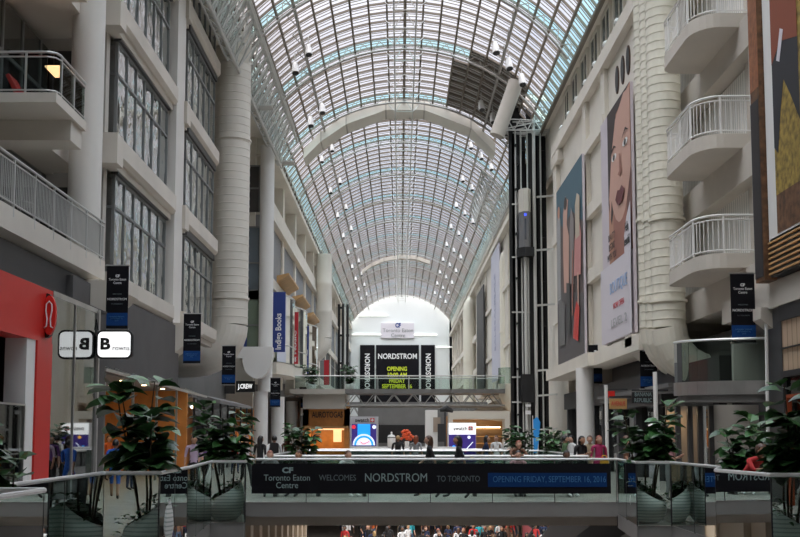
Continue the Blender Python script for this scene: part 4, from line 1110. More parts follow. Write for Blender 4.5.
# row of dark shopfronts y 32-62, fascia signs
r = thing('shopfront', 'row of dark grey shopfronts under the right wall with a moulded cornice', 'shopfront', (9.9,42,0))
m = MB(); m.box(9.6,10.4,31.5,61.5,3.2,4.1); m.box(9.45,10.4,38,47,2.85,3.2); m.build('fascia', DGREY, r)
for y in (33,36.5,40,43.5,47,50.5,54,57.5,61): m = MB(); m.box(9.7,10.4,y-.2,y+.2,0,3.2); m.build('pier', mat('charcoal_panel',(.05,.05,.052),.5), r)
m = MB(); m.box(9.95,10.0,31.5,61.5,0,3.2); m.build('glass', GDARK, r)
m = MB(); m.box(9.2,9.6,36,49,3.35,3.5); m.box(9.3,9.6,36,49,3.2,3.35); m.build('cornice', MGREY, r)
def shop_sign(pa, pb, pya, pyb, Y, mm, s, lab, tm=INK, size=.2, gr=None):
    xa, za = onY(pa,pya,Y); xb, zb = onY(pb,pyb,Y)
    r = thing('shop_sign', lab, 'sign', ((xa+xb)/2,Y,zb), gr)
    m = MB(); m.box(xa,xb,Y,Y+.1,zb,za); m.build('board', mm, r)
    m = MB(); m.bar((xa,Y+.05,za+.06),(xb+.5,Y+.05,za+.06),.06); m.build('bracket', DARK, r)
    if s: text('lettering', s, size, tm, r, ((xa+xb)/2,Y-.02,(za+zb)/2), fitw=(xb-xa)*.8)
shop_sign(609.5,627,398.5,409,39,mat('sign_tan',(.42,.24,.09),.5),'AVENUE','small tan hanging shop sign with red letters left of the right-hand plant',BRED,.22)
shop_sign(632,654,392,403,36,BLACK,'BANANA\nREPUBLIC','dark hanging sign reading BANANA REPUBLIC above the right-hand plant',GINK,.2)
shop_sign(605.5,615,391,397.5,41,RED,'','small red hanging sign above the tan one on the right')
for i, (px, X, Yv, r_, z1, lb) in enumerate(((585,None,50,.42,4.9,'white round column below the fashion poster on the right'),)):
    X = (px-400)/F*Yv; column(px, X, r_, 0, z1, lb, WHITE, Yv=Yv)
for px, Y, lb in ((606,41,'slim white pole left of the hanging signs on the right'),(655,33,'slim white pole behind the right-hand plant')):
    x, zt = onY(px, 372 if px > 650 else 385, Y)
    t = MB(); t.tube([(x,Y,0),(x,Y,zt)], .07, 8); tag(t.build('white_pole', WHITE, smooth=True, origin=(x,Y,0)), lb, 'pole')

# ------------------------------------------------------------------ lift shaft on the right
Yl = 69.0
r = thing('lift_tower', 'black steel lift tower with white vertical pipes on the right of the atrium', 'lift tower', (8.2,Yl,0))
m = MB()
for px in (513,516,520,524,527,531,534.5,538,541,545,548): 
    x, _ = onY(px,300,Yl); m.box(x-.17,x+.17,Yl+.2+(px%3)*.6,Yl+.4+(px%3)*.6,0,pz(px,104,Yl))
for z in (0,3,6,9,12,15,18,21): 
    xa, _ = onY(516,300,Yl); xb, _ = onY(548,300,Yl); m.box(xa,xb,Yl+.9,Yl+1.05,z,z+.12); m.box(xa,xa+.1,Yl-.3,Yl+1.6,z,z+.12)
m.box(onY(525,300,Yl)[0],onY(552,300,Yl)[0],Yl+2.6,Yl+2.8,0,20.5)
m.build('black_frame', BLACK, r)
for px in (518,523.5,530,536,543.5):
    x, _ = onY(px,300,Yl-.6); m = MB(); rr = .11 if px in (536,) else .055
    m.tube([(x,Yl-.3 if px==536 else Yl+.1,0),(x,Yl-.3 if px==536 else Yl+.1,pz(px,104 if px==536 else 130,Yl))], rr, 8); m.build('white_pipe', TRUSS, r, smooth=True)
for py in (198,251,306,371,396,430):
    z = pz(540,py,Yl); xa, _ = onY(512,py,Yl); xb, _ = onY(552,py,Yl); m = MB()
    m.bar((onY(536,py,Yl)[0],Yl-.3,z),(xb+.3,Yl-.3,z+.1),.12); m.build('tie_arm', TRUSS, r)
    m = MB(); m.bar((xa,Yl+.1,z-.4),(onY(530,py,Yl)[0],Yl+.1,z-.4),.09); m.build('tie_arm', TRUSS, r)
# machinery platform and truss at the top
m = MB(); lattice(m, (6.7,Yl-.5,pz(520,132,Yl)), (6.7,Yl+1.2,pz(520,132,Yl)), (3.3,0), (0,.75), 2, .07)
xx = 6.7
while xx < 9.9: m.bar((xx,Yl-.5,pz(520,132,Yl)),(xx+.45,Yl-.5,pz(520,132,Yl)+.75),.06); m.bar((xx+.45,Yl-.5,pz(520,132,Yl)+.75),(xx+.9,Yl-.5,pz(520,132,Yl)),.06); xx += .9
m.build('head_truss', TRUSS, r)
m = MB(); m.tube([(5.95,63,20.0),(7.15,63,23.4)], .46, 20); m.build('exhaust_drum', WALLG, r, smooth=True)
m = MB(); m.box(8.0,10.0,Yl+1.4,Yl+3,pz(530,128,Yl),pz(530,104,Yl)); m.build('machine_box', DARK, r); m = MB(); m.tube([(7.7,Yl+.3,20.2),(7.7,Yl+.7,20.2)],.4,14); m.build('winding_wheel', DARK, r)
m = MB(); m.bar((8.0,Yl-.2,pz(530,101,Yl)),(9.9,Yl-.2,pz(550,120,Yl)),.35); m.bar((7.9,Yl-.2,pz(530,99,Yl)),(9.9,Yl-.2,pz(550,99,Yl)),.3); m.build('roof_brace', DUCT, r)
# lift car
Yk = 68.2
r = thing('lift_car', 'grey glass lift car with a blue lamp, halfway up the black tower', 'lift car', (8.4,Yk,pz(526,255,Yk)))
xa, z3 = onY(519.5,188,Yk); xb, z2 = onY(531.5,211,Yk); _, z1 = onY(525,247,Yk); _, z0 = onY(525,256,Yk)
m = MB(); m.prism([(xa,Yk+.5),(xa+.25,Yk),(xb-.2,Yk),(xb,Yk+.4),(xb,Yk+1.4),(xa,Yk+1.4)], z2, z3); m.build('housing', DUCT, r)
m = MB(); m.prism([(xa,Yk+.5),(xa+.25,Yk),(xb-.2,Yk),(xb,Yk+.4),(xb,Yk+1.4),(xa,Yk+1.4)], z1, z2); m.build('cabin', mat('cabin_grey',(.20,.20,.21),.3,.2), r)
m = MB(); m.box(xa+.3,xb-.35,Yk-.03,Yk,z2-.32,z2-.16); m.build('blue_lamp', mat('blue_lamp',(.05,.10,1),.5,emit=1.6), r)
m = MB(); m.box(xa+.3,xb-.35,Yk-.03,Yk,z1+.5,z2-.5); m.build('cabin_glass', mat('cabin_pane',(.10,.11,.13),.12), r)
m = MB(); m.prism([(xa-.15,Yk+1.4),(xa-.15,Yk+.3),(xa+.3,Yk-.1),(xb+.15,Yk-.1),(xb+.15,Yk+1.4)], z0, z1); m.build('base', BLACK, r)
m = MB(); m.tube([(xb-.2,Yk+.6,z0),(xb-.2,Yk+.6,z0-9)],.05,6); m.tube([((xa+xb)/2,Yk+.5,z0),((xa+xb)/2,Yk+.5,0)],.11,8); m.build('piston', TRUSS, r)
r = thing('lift_car', 'black boxy lift car resting low in the tower', 'lift car', (8.3,Yk,pz(526,412,Yk)))
xa, z1 = onY(522,374,Yk); xb, z0 = onY(534,402,Yk)
m = MB(); m.box(xa,xb,Yk+.1,Yk+1.5,z0,z1); m.build('cabin', BLACK, r)
m = MB(); m.box(xa+.2,xb-.2,Yk+.05,Yk+.1,z0-.3,z0-.15); m.box(xa+.2,xb-.2,Yk+.05,Yk+.1,z0-.8,z0-.55); m.build('gear', INK, r)

# ---- right wall beyond the shaft
rf = MB()
rf.box(13,13.4,86,190,0,22.4); rf.box(9.3,13.4,86,190,21.2,22.4); rf.box(9.0,13.4,86,190,19.6,20.1)
rf.box(9.5,10.0,86,128,4.8,19.6)
for z in (5.0,9.2,13.4): rf.box(9.3,13.4,128,190,z,z+.7)
y = 128
while y < 190: rf.box(9.4,10.3,y,y+1.2,0,21.3); y += 8.5
for y in (90,98,106,114,122): rf.box(9.35,9.6,y,y+.5,4.8,19.6)
for z in (9.5,14.6): rf.box(9.3,9.6,86,128,z,z+.4)
rf.box(9.2,13.4,86,190,4.4,4.9)
rf.box(9.9,13.4,85.6,86,0,22)
struct('wall_right_far', rf, WALL)
m = MB(); m.box(11.8,12,86,190,0,19.6); struct('wall_right_far_inner', m, mat('dim_shop_tan',(.22,.17,.13),.7))
m = MB(); y = 87
while y < 150: m.prism([(9.3,22.3),(8.95,22.3),(9.3,21.3)], y, y+.15, 'Y'); y += 1.6
struct('trim_44', m, TRUSS)
for i, (pa, pb, ya, yb, mm, lb) in enumerate(((492,500,275,378,mat('lavender_cloth',(.60,.60,.68),.6),'pale lavender banner wall panel left of the right cream duct'),(477,484,318,388,DGREY,'tall dark poster far along the right wall'))):
    Xp = 9.08; y0 = Xp*F/(pb-400); y1 = Xp*F/(pa-400)
    z0 = max(5.0, onX(pb, yb, Xp)[1]); z1 = min(19.5, onX(pb, ya-35, Xp)[1])
    r = thing('poster', lb, 'poster', (Xp,(y0+y1)/2,z0)); m = MB(); m.box(Xp,Xp+.12,y0,y1,z0,z1); m.build('board', mm, r)
    if i == 0:
        for k in range(3): text('lettering', 'SALE', 1.6, mat('lilac_ink',(.36,.37,.52),.6), r, (Xp-.03,(y0+y1)/2,z0+(z1-z0)*(.72-.2*k)), rot=(PI/2,-PI/2,-PI/2), fitw=2.4)
# green glass landing corner and bracket right end of upper bridge
t = MB(); t.box(4.8+2.2,9.2,Yu+4,Yu+12,zu-.5,zu); tag(t.build('landing', WALL, origin=(8,Yu+6,zu-.5)), 'pale landing slab at the right end of the upper footbridge', 'landing')
t = MB(); t.prism([(5.2,zu-2.2),(8.8,zu-.5),(8.8,zu-2.6)],Yu+4.2,Yu+4.6,'Y'); tag(t.build('stair_flank', WALLG, origin=(7,Yu+4.4,zu-2.6)), 'triangular grey stair flank below the right landing', 'stair')

# far ground-level boxes and kiosks
m = MB(); m.box(4.0,9.2,92,92.3,0,pz(470,411,92)-1.2 if False else 3.4); struct('wall_cross_right', m, mat('tan_shop_back',(.30,.19,.10),.6))
m = MB(); xa,_ = onY(449,415,80); xb,_ = onY(510,415,80); m.box(xa,xb,80,82,pz(470,419,80),pz(470,411,80)); m.box(xb-.4,xb,80,82,0,pz(470,419,80)); m.box(xa,xa+.3,80,82,0,pz(470,419,80)); 
tag(m.build('shop_fascia', WALL, origin=((xa+xb)/2,81,pz(470,419,80))), 'plain cream fascia over the far right shops beside the purple kiosk', 'fascia')
area('far_shop_light', (6.6,88,3.2), 160, 4, 3)
r = thing('display_shelves', 'warm lit shop shelves behind the right side of the footbridge', 'shelves', (6.4,90.5,0))
m = MB()
for z in (.4,1.0,1.6,2.2): m.box(4.3,8.8,90.3,90.9,z,z+.06)
m.build('shelf', TAN, r)
m = MB(); m.box(4.4,8.6,90.4,90.5,2.35,2.45); m.build('lit_strip', WARM, r)
# kiosks
def kiosk(Y, pa, pb, pyt, pys, pyb, lab, right):
    xa, zt = onY(pa,pyt,Y); xb, zs = onY(pb,pys,Y)
    r = thing('kiosk', lab, 'kiosk', ((xa+xb)/2,Y,0))
    m = MB(); m.box(xa,xb,Y,Y+1.6,0,zt); m.build('housing', mat('kiosk_grey',(.50,.50,.52),.5) if not right else WHITE, r)
    if right: m = MB(); m.box(xa+.02,xb-.02,Y-.02,Y,zs,zt-.05); m.build('lit_header', SIGNW, r)
    text('lettering', 'swatch', .36, DGREY, r, ((xa+xb)/2-.12,Y-.04,(zt+zs)/2), fitw=(xb-xa)*.5, bold=.008)
    cx = (xa+xb)/2+(xb-xa)*.30
    m = MB(); m.box(cx-.14,cx+.14,Y-.06,Y-.03,(zt+zs)/2-.12,(zt+zs)/2+.14); m.build('red_emblem', RED, r)
    m = MB(); m.box(cx-.04,cx+.04,Y-.08,Y-.061,(zt+zs)/2-.08,(zt+zs)/2+.1); m.box(cx-.09,cx+.09,Y-.08,Y-.061,(zt+zs)/2-.03,(zt+zs)/2+.04); m.build('white_cross', INK, r)
    sx0, sx1 = xa+(0.12 if not right else .02), xb-(.12 if not right else .02); zb = pz(pa,pyb,Y)
    m = MB(); m.box(sx0,sx1,Y-.04,Y-.01,zb,zs); m.build('screen', PURP, r)
    return r, sx0, sx1, zb, zs, Y
r, a, b, zb, zs, Y = kiosk(70, 350, 378, 416.5, 424, 446, 'left kiosk whose screen shows a big blue and white watch dial', False)
mc = (a+b)/2
m = MB(); m.box(mc-.42,mc+.42,Y-.06,Y-.045,zb+.5,zs); m.build('watch_strap', SKYB, r)
def half(cx, cz, rr, n=18): return [(cx+rr*math.cos(PI*k/n), cz+rr*math.sin(PI*k/n)) for k in range(n+1)]
for rr, mm, nm in ((.74,SCREEN,'watch_rim'),(.64,SKYB,'watch_bezel'),(.5,SCREEN,'watch_dial')):
    m = MB(); yy = Y-.06-.02*(1-rr)*10; m.prism(half(mc,zb+.05,rr), yy-.012, yy, 'Y'); m.build(nm, mm, r)
m = MB(); m.bar((mc,Y-.18,zb+.12),(mc+.38,Y-.18,zb+.33),.045); m.bar((mc,Y-.18,zb+.12),(mc-.26,Y-.18,zb+.30),.045); m.build('watch_hands', SCRED, r)
for dx, mm in ((-.68,SCRED),(.68,SCREEN)):
    m = MB(); m.prism(ell(mc+dx,zs-.2,.13,.13), Y-.07, Y-.05, 'Y'); m.build('screen_dot', mm, r)
r, a, b, zb, zs, Y = kiosk(66, 448.5, 476, 422.5, 434.5, 462, 'right kiosk with a white header over a purple screen', True)
for i, (u, v, mm) in enumerate(((.32,.9,SCYEL),(.75,.9,SCREEN),(.62,.42,SCRED),(.5,.3,SCREEN),(.85,.18,SCYEL),(.18,.55,SKYB))):
    m = MB(); m.prism(ell(a+(b-a)*u,zb+(zs-zb)*v,.10,.10,12), Y-.07, Y-.05, 'Y'); m.build('screen_dot', mm, r)
m = MB(); m.bar((a+.2,Y-.06,zb+.6),(a+.75,Y-.06,zb+1.2),.05); m.bar((a+1.0,Y-.06,zb+.7),(a+1.5,Y-.06,zb+1.25),.05); m.build('screen_line', SCREEN, r)
r = thing('kiosk', 'plain white kiosk tower standing between the two screen kiosks', 'kiosk', (2.3,72,0))
xa, zt = onY(425.5,410,72); xb, _ = onY(437.5,410,72)
m = MB(); m.box(xa,xb,72,73.5,0,zt); m.build('housing', WHITE, r)
m = MB(); m.box(xb,xb+.6,72.4,73.2,0,zt-.4); m.build('side_panel', MGREY, r)
m = MB(); m.box(xb-.3,xb+.2,71.9,72,zt-1.5,zt-.5); m.build('photo_panel', mat('kiosk_pic',(.35,.28,.22),.5), r)
r = thing('lamp_post', 'black post with a tilted black lamp head beside the white kiosk', 'lamp post', (3.0,71,0))
xp, zp = onY(445,412,71)
m = MB(); m.bar((xp,71,0),(xp,71,zp),.12); m.bar((xp-.25,71,zp-2.0),(xp-.25,71,zp-.8),.5,.3); m.build('post', DARK, r)
m = MB(); m.tube([(xp-.35,71,zp+.1),(xp+.1,71,zp+.25),(xp+.55,71,zp+.05)], [.12,.24,.12], 10); m.build('lamp_head', DARK, r)
r = thing('urn', 'white lidded urn standing on the counter left of the orange flowers', 'urn', (-.6,60,1.2))
xu, zu2 = onY(391.5,447,63)
m = MB(); m.lathe([(.2,0),(.24,.1),(.24,.62),(.18,.72),(.05,.76),(.05,.9),(.02,.92)], (xu,63,1.0), 16); m.build('body', WHITE, r, smooth=True)
m = MB(); m.lathe([(.245,.55),(.245,.6)], (xu,63,1.0), 16); m.build('band', DARK, r)
r = thing('counter', 'long white counter between the kiosks behind the footbridge', 'counter', (.5,63.5,0))
m = MB(); m.box(-3,3.6,63,64.2,.95,1.02); m.build('worktop', WHITE, r)
m = MB(); m.box(-2.9,3.5,63.1,64.1,0,.95); m.build('body', MGREY, r)
r = thing('flowers', 'bunch of orange-red flowers on the white counter', 'flowers', (.3,63.5,1.02))
xf, zf = onY(407,441,63.3)
m = MB(); m.lathe([(.1,0),(.15,.3),(.12,.34)], (xf,63.4,1.02), 10); m.build('vase', WHITE, r)
m = MB()
for i in range(26):
    a = random.random()*6.28; q = random.random()*.45; m.ball((xf+q*math.cos(a),63.4+q*math.sin(a)*.4,1.45+random.random()*.55),.1,.1,.09,6,4)
m.build('blossoms', mat('orange_blossom',(.75,.10,.02),.6), r)
m = MB()
for i in range(8): m.bar((xf,63.4,1.3),(xf+random.uniform(-.3,.3),63.4,1.7),.02)
m.build('stems', LEAF, r)
# grey wall band beyond the kiosks
m = MB(); m.box(-4.0,5.4,100,100.3,0,4.4); o = struct('wall_cross_far', m, MGREY)
m = MB(); m.box(-4,3.0,99.9,100,1.0,2.7); m.build('dark_opening', BLACK, o)
# blue flag by the lift
r = thing('blue_flag', 'bright blue feather flag before the lift tower between two plants', 'flag', (5.9,48,0))
xb1, zb1 = onY(536,420,48)
m = MB(); m.prism([(xb1-.12,.9),(xb1-.15,2.4),(xb1+.05,2.55),(xb1+.2,2.3),(xb1+.12,1.5),(xb1+.02,.9)], 48, 48.03, 'Y'); m.build('cloth', mat('flag_blue',(.03,.30,.75),.5), r)
m = MB(); m.bar((xb1-.15,48,0),(xb1-.15,48,2.6),.03); m.build('pole', WHITE, r)

# tree-like escalator flank and lower level shops
m = MB()
m.box(-5.9,-5.5,36,60,-5,-.3)
y = 37
while y < 60: m.box(-5.5,-5.2,y,y+.7,-5,-.3); y += 2.4
struct('wall_lower_left', m, mat('lower_pier_beige',(.45,.37,.28),.6))
r = thing('escalator', 'dark escalator descending to the lower floor at right below the footbridge', 'escalator', (6.6,42,-5))
m = MB(); m.prism([(33,-1.1),(33,-.4),(36,-.4),(54,-5),(51,-5)], 5.9, 7.4, 'X'); m.build('truss', DARK, r)
m = MB(); m.prism([(36,-.4),(36,.4),(53,-4.1),(54,-5)], 5.85, 5.9, 'X'); m.build('balustrade', GRAIL, r)
m = MB(); m.tube([(5.87,36,.45),(5.87,53,-4.05)], .05, 6); m.build('handrail', BLACK, r)
r = thing('hoarding', 'pink low hoarding on the lower floor at right', 'hoarding', (7,62,-5))
m = MB(); m.prism([(56,-5),(56,-3.6),(66,-3.6),(66,-5)], 7.6, 7.7, 'X'); m.box(7.6,11,55.9,56,-5,-3.7); m.build('panel', mat('hoarding_pink',(.55,.14,.16),.5), r)
m = MB(); m.box(7.55,7.72,56,66,-3.6,-3.5); m.build('top_rail', DARK, r)

# ------------------------------------------------------------------ potted figs
def leaf(mb, base, d, L, W, droop, roll=0):
    base = Vector(base); d = Vector(d).normalized(); up = Vector((0,0,1))
    side = d.cross(up)
    if side.length < .05: side = Vector((1,0,0))
    side.normalize(); nrm = side.cross(d).normalized()
    side = (side*math.cos(roll) + nrm*math.sin(roll)).normalized(); nrm = side.cross(d).normalized()
    rows = []; N = 5
    for i in range(N+1):
        t = i/N; p = base + d*(L*(.12+.88*t)) + Vector((0,0,-droop*L*t*t))
        w_ = W*.5*(math.sin(PI*(.08+.86*t))**.6)*(1+.12*math.sin(7*t)) if 0 < i < N else W*.04
        rows.append((p - side*w_ + nrm*w_*.35, p, p + side*w_ + nrm*w_*.35))
    vs = [base, ] + [q for r_ in rows for q in r_]
    fs = [(0, 1, 2), (0, 2, 3)]
    for i in range(N):
        a = 1+3*i; b = a+3
        fs += [(a,b,b+1,a+1),(a+1,b+1,b+2,a+2)]
    mb.add(vs, fs)
def make_plant(seed, label, H=3.0, spread=.75, nl=85, low=1.15, L0=.42, ivy=True):
    rnd = random.Random(seed)
    r = thing('potted_fig', label, 'plant', (0,0,0), 'fiddle leaf figs in ribbed white planters')
    n = 28; prof = [(.20,0),(.30,.06),(.39,.22),(.43,.42),(.41,.60),(.36,.74)]
    m = MB(); vs = []
    for k_, (rr, z) in enumerate(prof):
        for k in range(n):
            a = 2*PI*k/n; zz = z*(1+.30*math.cos(a)*(z/.74))
            vs.append((rr*math.cos(a), rr*math.sin(a), zz))
    mm = len(prof)
    fs = [(i*n+k,i*n+(k+1)%n,(i+1)*n+(k+1)%n,(i+1)*n+k) for i in range(mm-1) for k in range(n)] + [tuple(range(n))[::-1]]
    m.add(vs, fs); m.build('pot', POTM, r, smooth=True)
    m = MB(); m.add([(.34*math.cos(2*PI*k/n),.34*math.sin(2*PI*k/n),.62*(1+.25*math.cos(2*PI*k/n))) for k in range(n)],[tuple(range(n))]); m.build('soil', SOIL, r)
    stems = []; st = MB()
    for i in range(5):
        a = rnd.random()*2*PI; q = .1+.1*rnd.random(); tx, ty = spread*.62*math.cos(a+i*1.3)*rnd.uniform(.4,1), spread*.62*math.sin(a+i*1.3)*rnd.uniform(.4,1)
        h = H*rnd.uniform(.74,1.0) if i else H*.97
        pts = [(q*math.cos(a+i*1.3), q*math.sin(a+i*1.3), .6)]
        for t in (.25,.5,.75,1): pts.append((q*math.cos(a+i*1.3)*(1-t)+tx*t+rnd.uniform(-.03,.03), q*math.sin(a+i*1.3)*(1-t)+ty*t, .6+(h-.6)*t))
        st.tube(pts, [.022,.02,.017,.014,.008], 6); stems.append(pts)
    st.build('stems', STEM, r)
    for gi, (mt, cnt) in enumerate(((LEAF, int(nl*.62)), (LEAF2, int(nl*.38)))):
        fo = MB()
        for k in range(cnt):
            pts = stems[rnd.randrange(5)]; t = rnd.random()**.75; f_ = t*4; i = min(3, int(f_)); p = Vector(pts[i]).lerp(Vector(pts[i+1]), f_-i)
            if p.z < low: p.z = low + rnd.random()*.4
            a = rnd.random()*2*PI; top = (p.z-low)/(H-low)
            d = Vector((math.cos(a), math.sin(a), rnd.uniform(-.15,.55)+.5*max(0,top-.6)))
            leaf(fo, p + Vector((math.cos(a),math.sin(a),0))*.08*rnd.random(), d, L0*rnd.uniform(.6,1.05), L0*.66*rnd.uniform(.8,1.15), rnd.uniform(.05,.40), rnd.uniform(-.4,.4))
        fo.build('foliage', mt, r, smooth=False)
    if ivy:
        iv = MB()
        for k in range(70):
            a = rnd.uniform(0,2*PI); q = rnd.uniform(.12,.5) if abs(a-PI) > 1 else rnd.uniform(.3,.62)
            z = .72+.18*math.cos(a) + rnd.uniform(-.06,.2) - (max(0,q-.4)*1.1)
            leaf(iv, (q*math.cos(a), q*math.sin(a), z), (rnd.uniform(-1,1), rnd.uniform(-1,1), rnd.uniform(-.2,.6)), .12, .09, .4)
        iv.build('trailing_ivy', LEAF, r)
    return r
pA = make_plant(3, 'x', 3.1, 1.0, 170, 1.45, .56); pB = make_plant(11, 'x', 2.8, .95, 190, 1.4, .48); 
pC = make_plant(21, 'x', 2.2, 1.0, 170, .7, .42)
def place_plant(p, px, Y, z, rz, lab, s=1.0, first=[]):
    X = (px-400)/F*(Y*1.0) ; o = None
    if p.name not in first: first.append(p.name); p.location = (X,Y,z); p.rotation_euler = (0,0,rz); p.scale = (s,)*3; p['label'] = lab; return p
    return dup(p, (X,Y,z), rz, lab, scale=s)
place_plant(pA, 151, 17.75, -.3, 0.2, 'large leafy fig in a ribbed white planter at the left corner of the near railing', .98)
place_plant(pB, 228, 25.25, -.3, .4, 'leafy fig in a ribbed planter at the left end of the bannered footbridge', .98)
place_plant(pC, 303, 38.5, 0, 1.9, 'bushy fig between the footbridges, left of the timber shop', .98)
place_plant(pB, 646, 24.5, -.3, 2.6, 'leafy fig in a ribbed planter at the right end of the bannered footbridge', .98)
place_plant(pA, 784, 17.1, -.3, 2.9, 'dark leafy fig in a ribbed planter behind the near right railing', .93)
place_plant(pA, 2, 12.4, -.3, 1.2, 'dark leafy fig cut off by the left edge of the picture', .72)
place_plant(pB, 744, 20.5, -.3, 4.4, 'shorter dark fig left of the near right planter', .86)
place_plant(pC, 515, 40.5, 0, 3.2, 'bushy fig left of the blue flag beside the lift tower', .95)
place_plant(pC, 556, 39.5, 0, .7, 'bushy fig right of the blue flag beside the lift tower', .92)
place_plant(pC, 311, 89.5, zu, 2.2, 'small potted plant on the left of the upper landing', 1.0)
place_plant(pC, 350, 88.5, zu, 1.2, 'small potted plant at the left end of the upper footbridge', 1.0)

# ------------------------------------------------------------------ people
POSES = {}
def J(**k): return k
BASE = dict(pelvis=(0,0,.93), waist=(0,0,1.08), chest=(0,.01,1.30), neckb=(0,.01,1.44), neck=(0,0,1.52), head=(0,-.02,1.62),
    hipL=(.09,0,.90), hipR=(-.09,0,.90), kneeL=(.10,-.01,.49), kneeR=(-.10,-.01,.49), ankL=(.10,.02,.09), ankR=(-.10,.02,.09), toeL=(.11,-.14,.04), toeR=(-.11,-.14,.04),
    shL=(.175,.01,1.41), shR=(-.175,.01,1.41), elL=(.22,.03,1.13), elR=(-.22,.03,1.13), wrL=(.23,-.06,.89), wrR=(-.23,-.06,.89), haL=(.23,-.08,.80), haR=(-.23,-.08,.80))
def pose(**k): d = dict(BASE); d.update(k); return d
P_STAND = pose()
P_WALK = pose(kneeL=(.09,-.16,.52), ankL=(.09,-.24,.13), toeL=(.09,-.39,.10), kneeR=(-.09,.04,.49), ankR=(-.09,.26,.16), toeR=(-.09,.15,.04),
    elL=(.22,.12,1.14), wrL=(.21,.16,.90), haL=(.21,.16,.81), elR=(-.22,-.06,1.13), wrR=(-.20,-.24,.96), haR=(-.19,-.30,.90))
P_PHONE = pose(elL=(.22,.02,1.13), wrL=(.10,-.24,1.18), haL=(.07,-.30,1.22), elR=(-.22,.02,1.13), wrR=(-.10,-.24,1.16), haR=(-.06,-.30,1.20), head=(0,-.05,1.61))
P_LEAN = pose(waist=(0,-.05,1.06), chest=(0,-.20,1.22), neckb=(0,-.28,1.33), neck=(0,-.32,1.39), head=(0,-.38,1.47), shL=(.175,-.25,1.30), shR=(-.175,-.25,1.30),
    elL=(.24,-.42,1.13), wrL=(.05,-.50,1.15), haL=(-.03,-.50,1.16), elR=(-.24,-.42,1.13), wrR=(-.06,-.54,1.15), haR=(.03,-.56,1.16))
P_SIT = pose(pelvis=(0,0,.50), waist=(0,-.02,.66), chest=(0,-.08,.88), neckb=(0,-.11,1.02), neck=(0,-.14,1.09), head=(0,-.18,1.19), hipL=(.09,-.02,.48), hipR=(-.09,-.02,.48),
    kneeL=(.12,-.42,.49), kneeR=(-.12,-.42,.49), ankL=(.12,-.40,.09), ankR=(-.12,-.44,.09), toeL=(.12,-.55,.04), toeR=(-.12,-.60,.04), shL=(.175,-.09,.99), shR=(-.175,-.09,.99),
    elL=(.22,-.16,.72), wrL=(.10,-.38,.62), haL=(.05,-.44,.60), elR=(-.22,-.16,.72), wrR=(-.10,-.38,.62), haR=(-.05,-.44,.60))
EDG = [('pelvis','waist'),('waist','chest'),('chest','neckb'),('neckb','neck'),('pelvis','hipL'),('pelvis','hipR'),('hipL','kneeL'),('hipR','kneeR'),('kneeL','ankL'),('kneeR','ankR'),
    ('ankL','toeL'),('ankR','toeR'),('neckb','shL'),('neckb','shR'),('shL','elL'),('shR','elR'),('elL','wrL'),('elR','wrR'),('wrL','haL'),('wrR','haR')]
RAD = dict(pelvis=(.135,.10), waist=(.115,.085), chest=(.14,.10), neckb=(.08,.07), neck=(.048,.05), hipL=.085, hipR=.085, kneeL=.055, kneeR=.055, ankL=.036, ankR=.036, toeL=.034, toeR=.034,
    shL=.055, shR=.055, elL=.038, elR=.038, wrL=.026, wrR=.026, haL=.028, haR=.028)
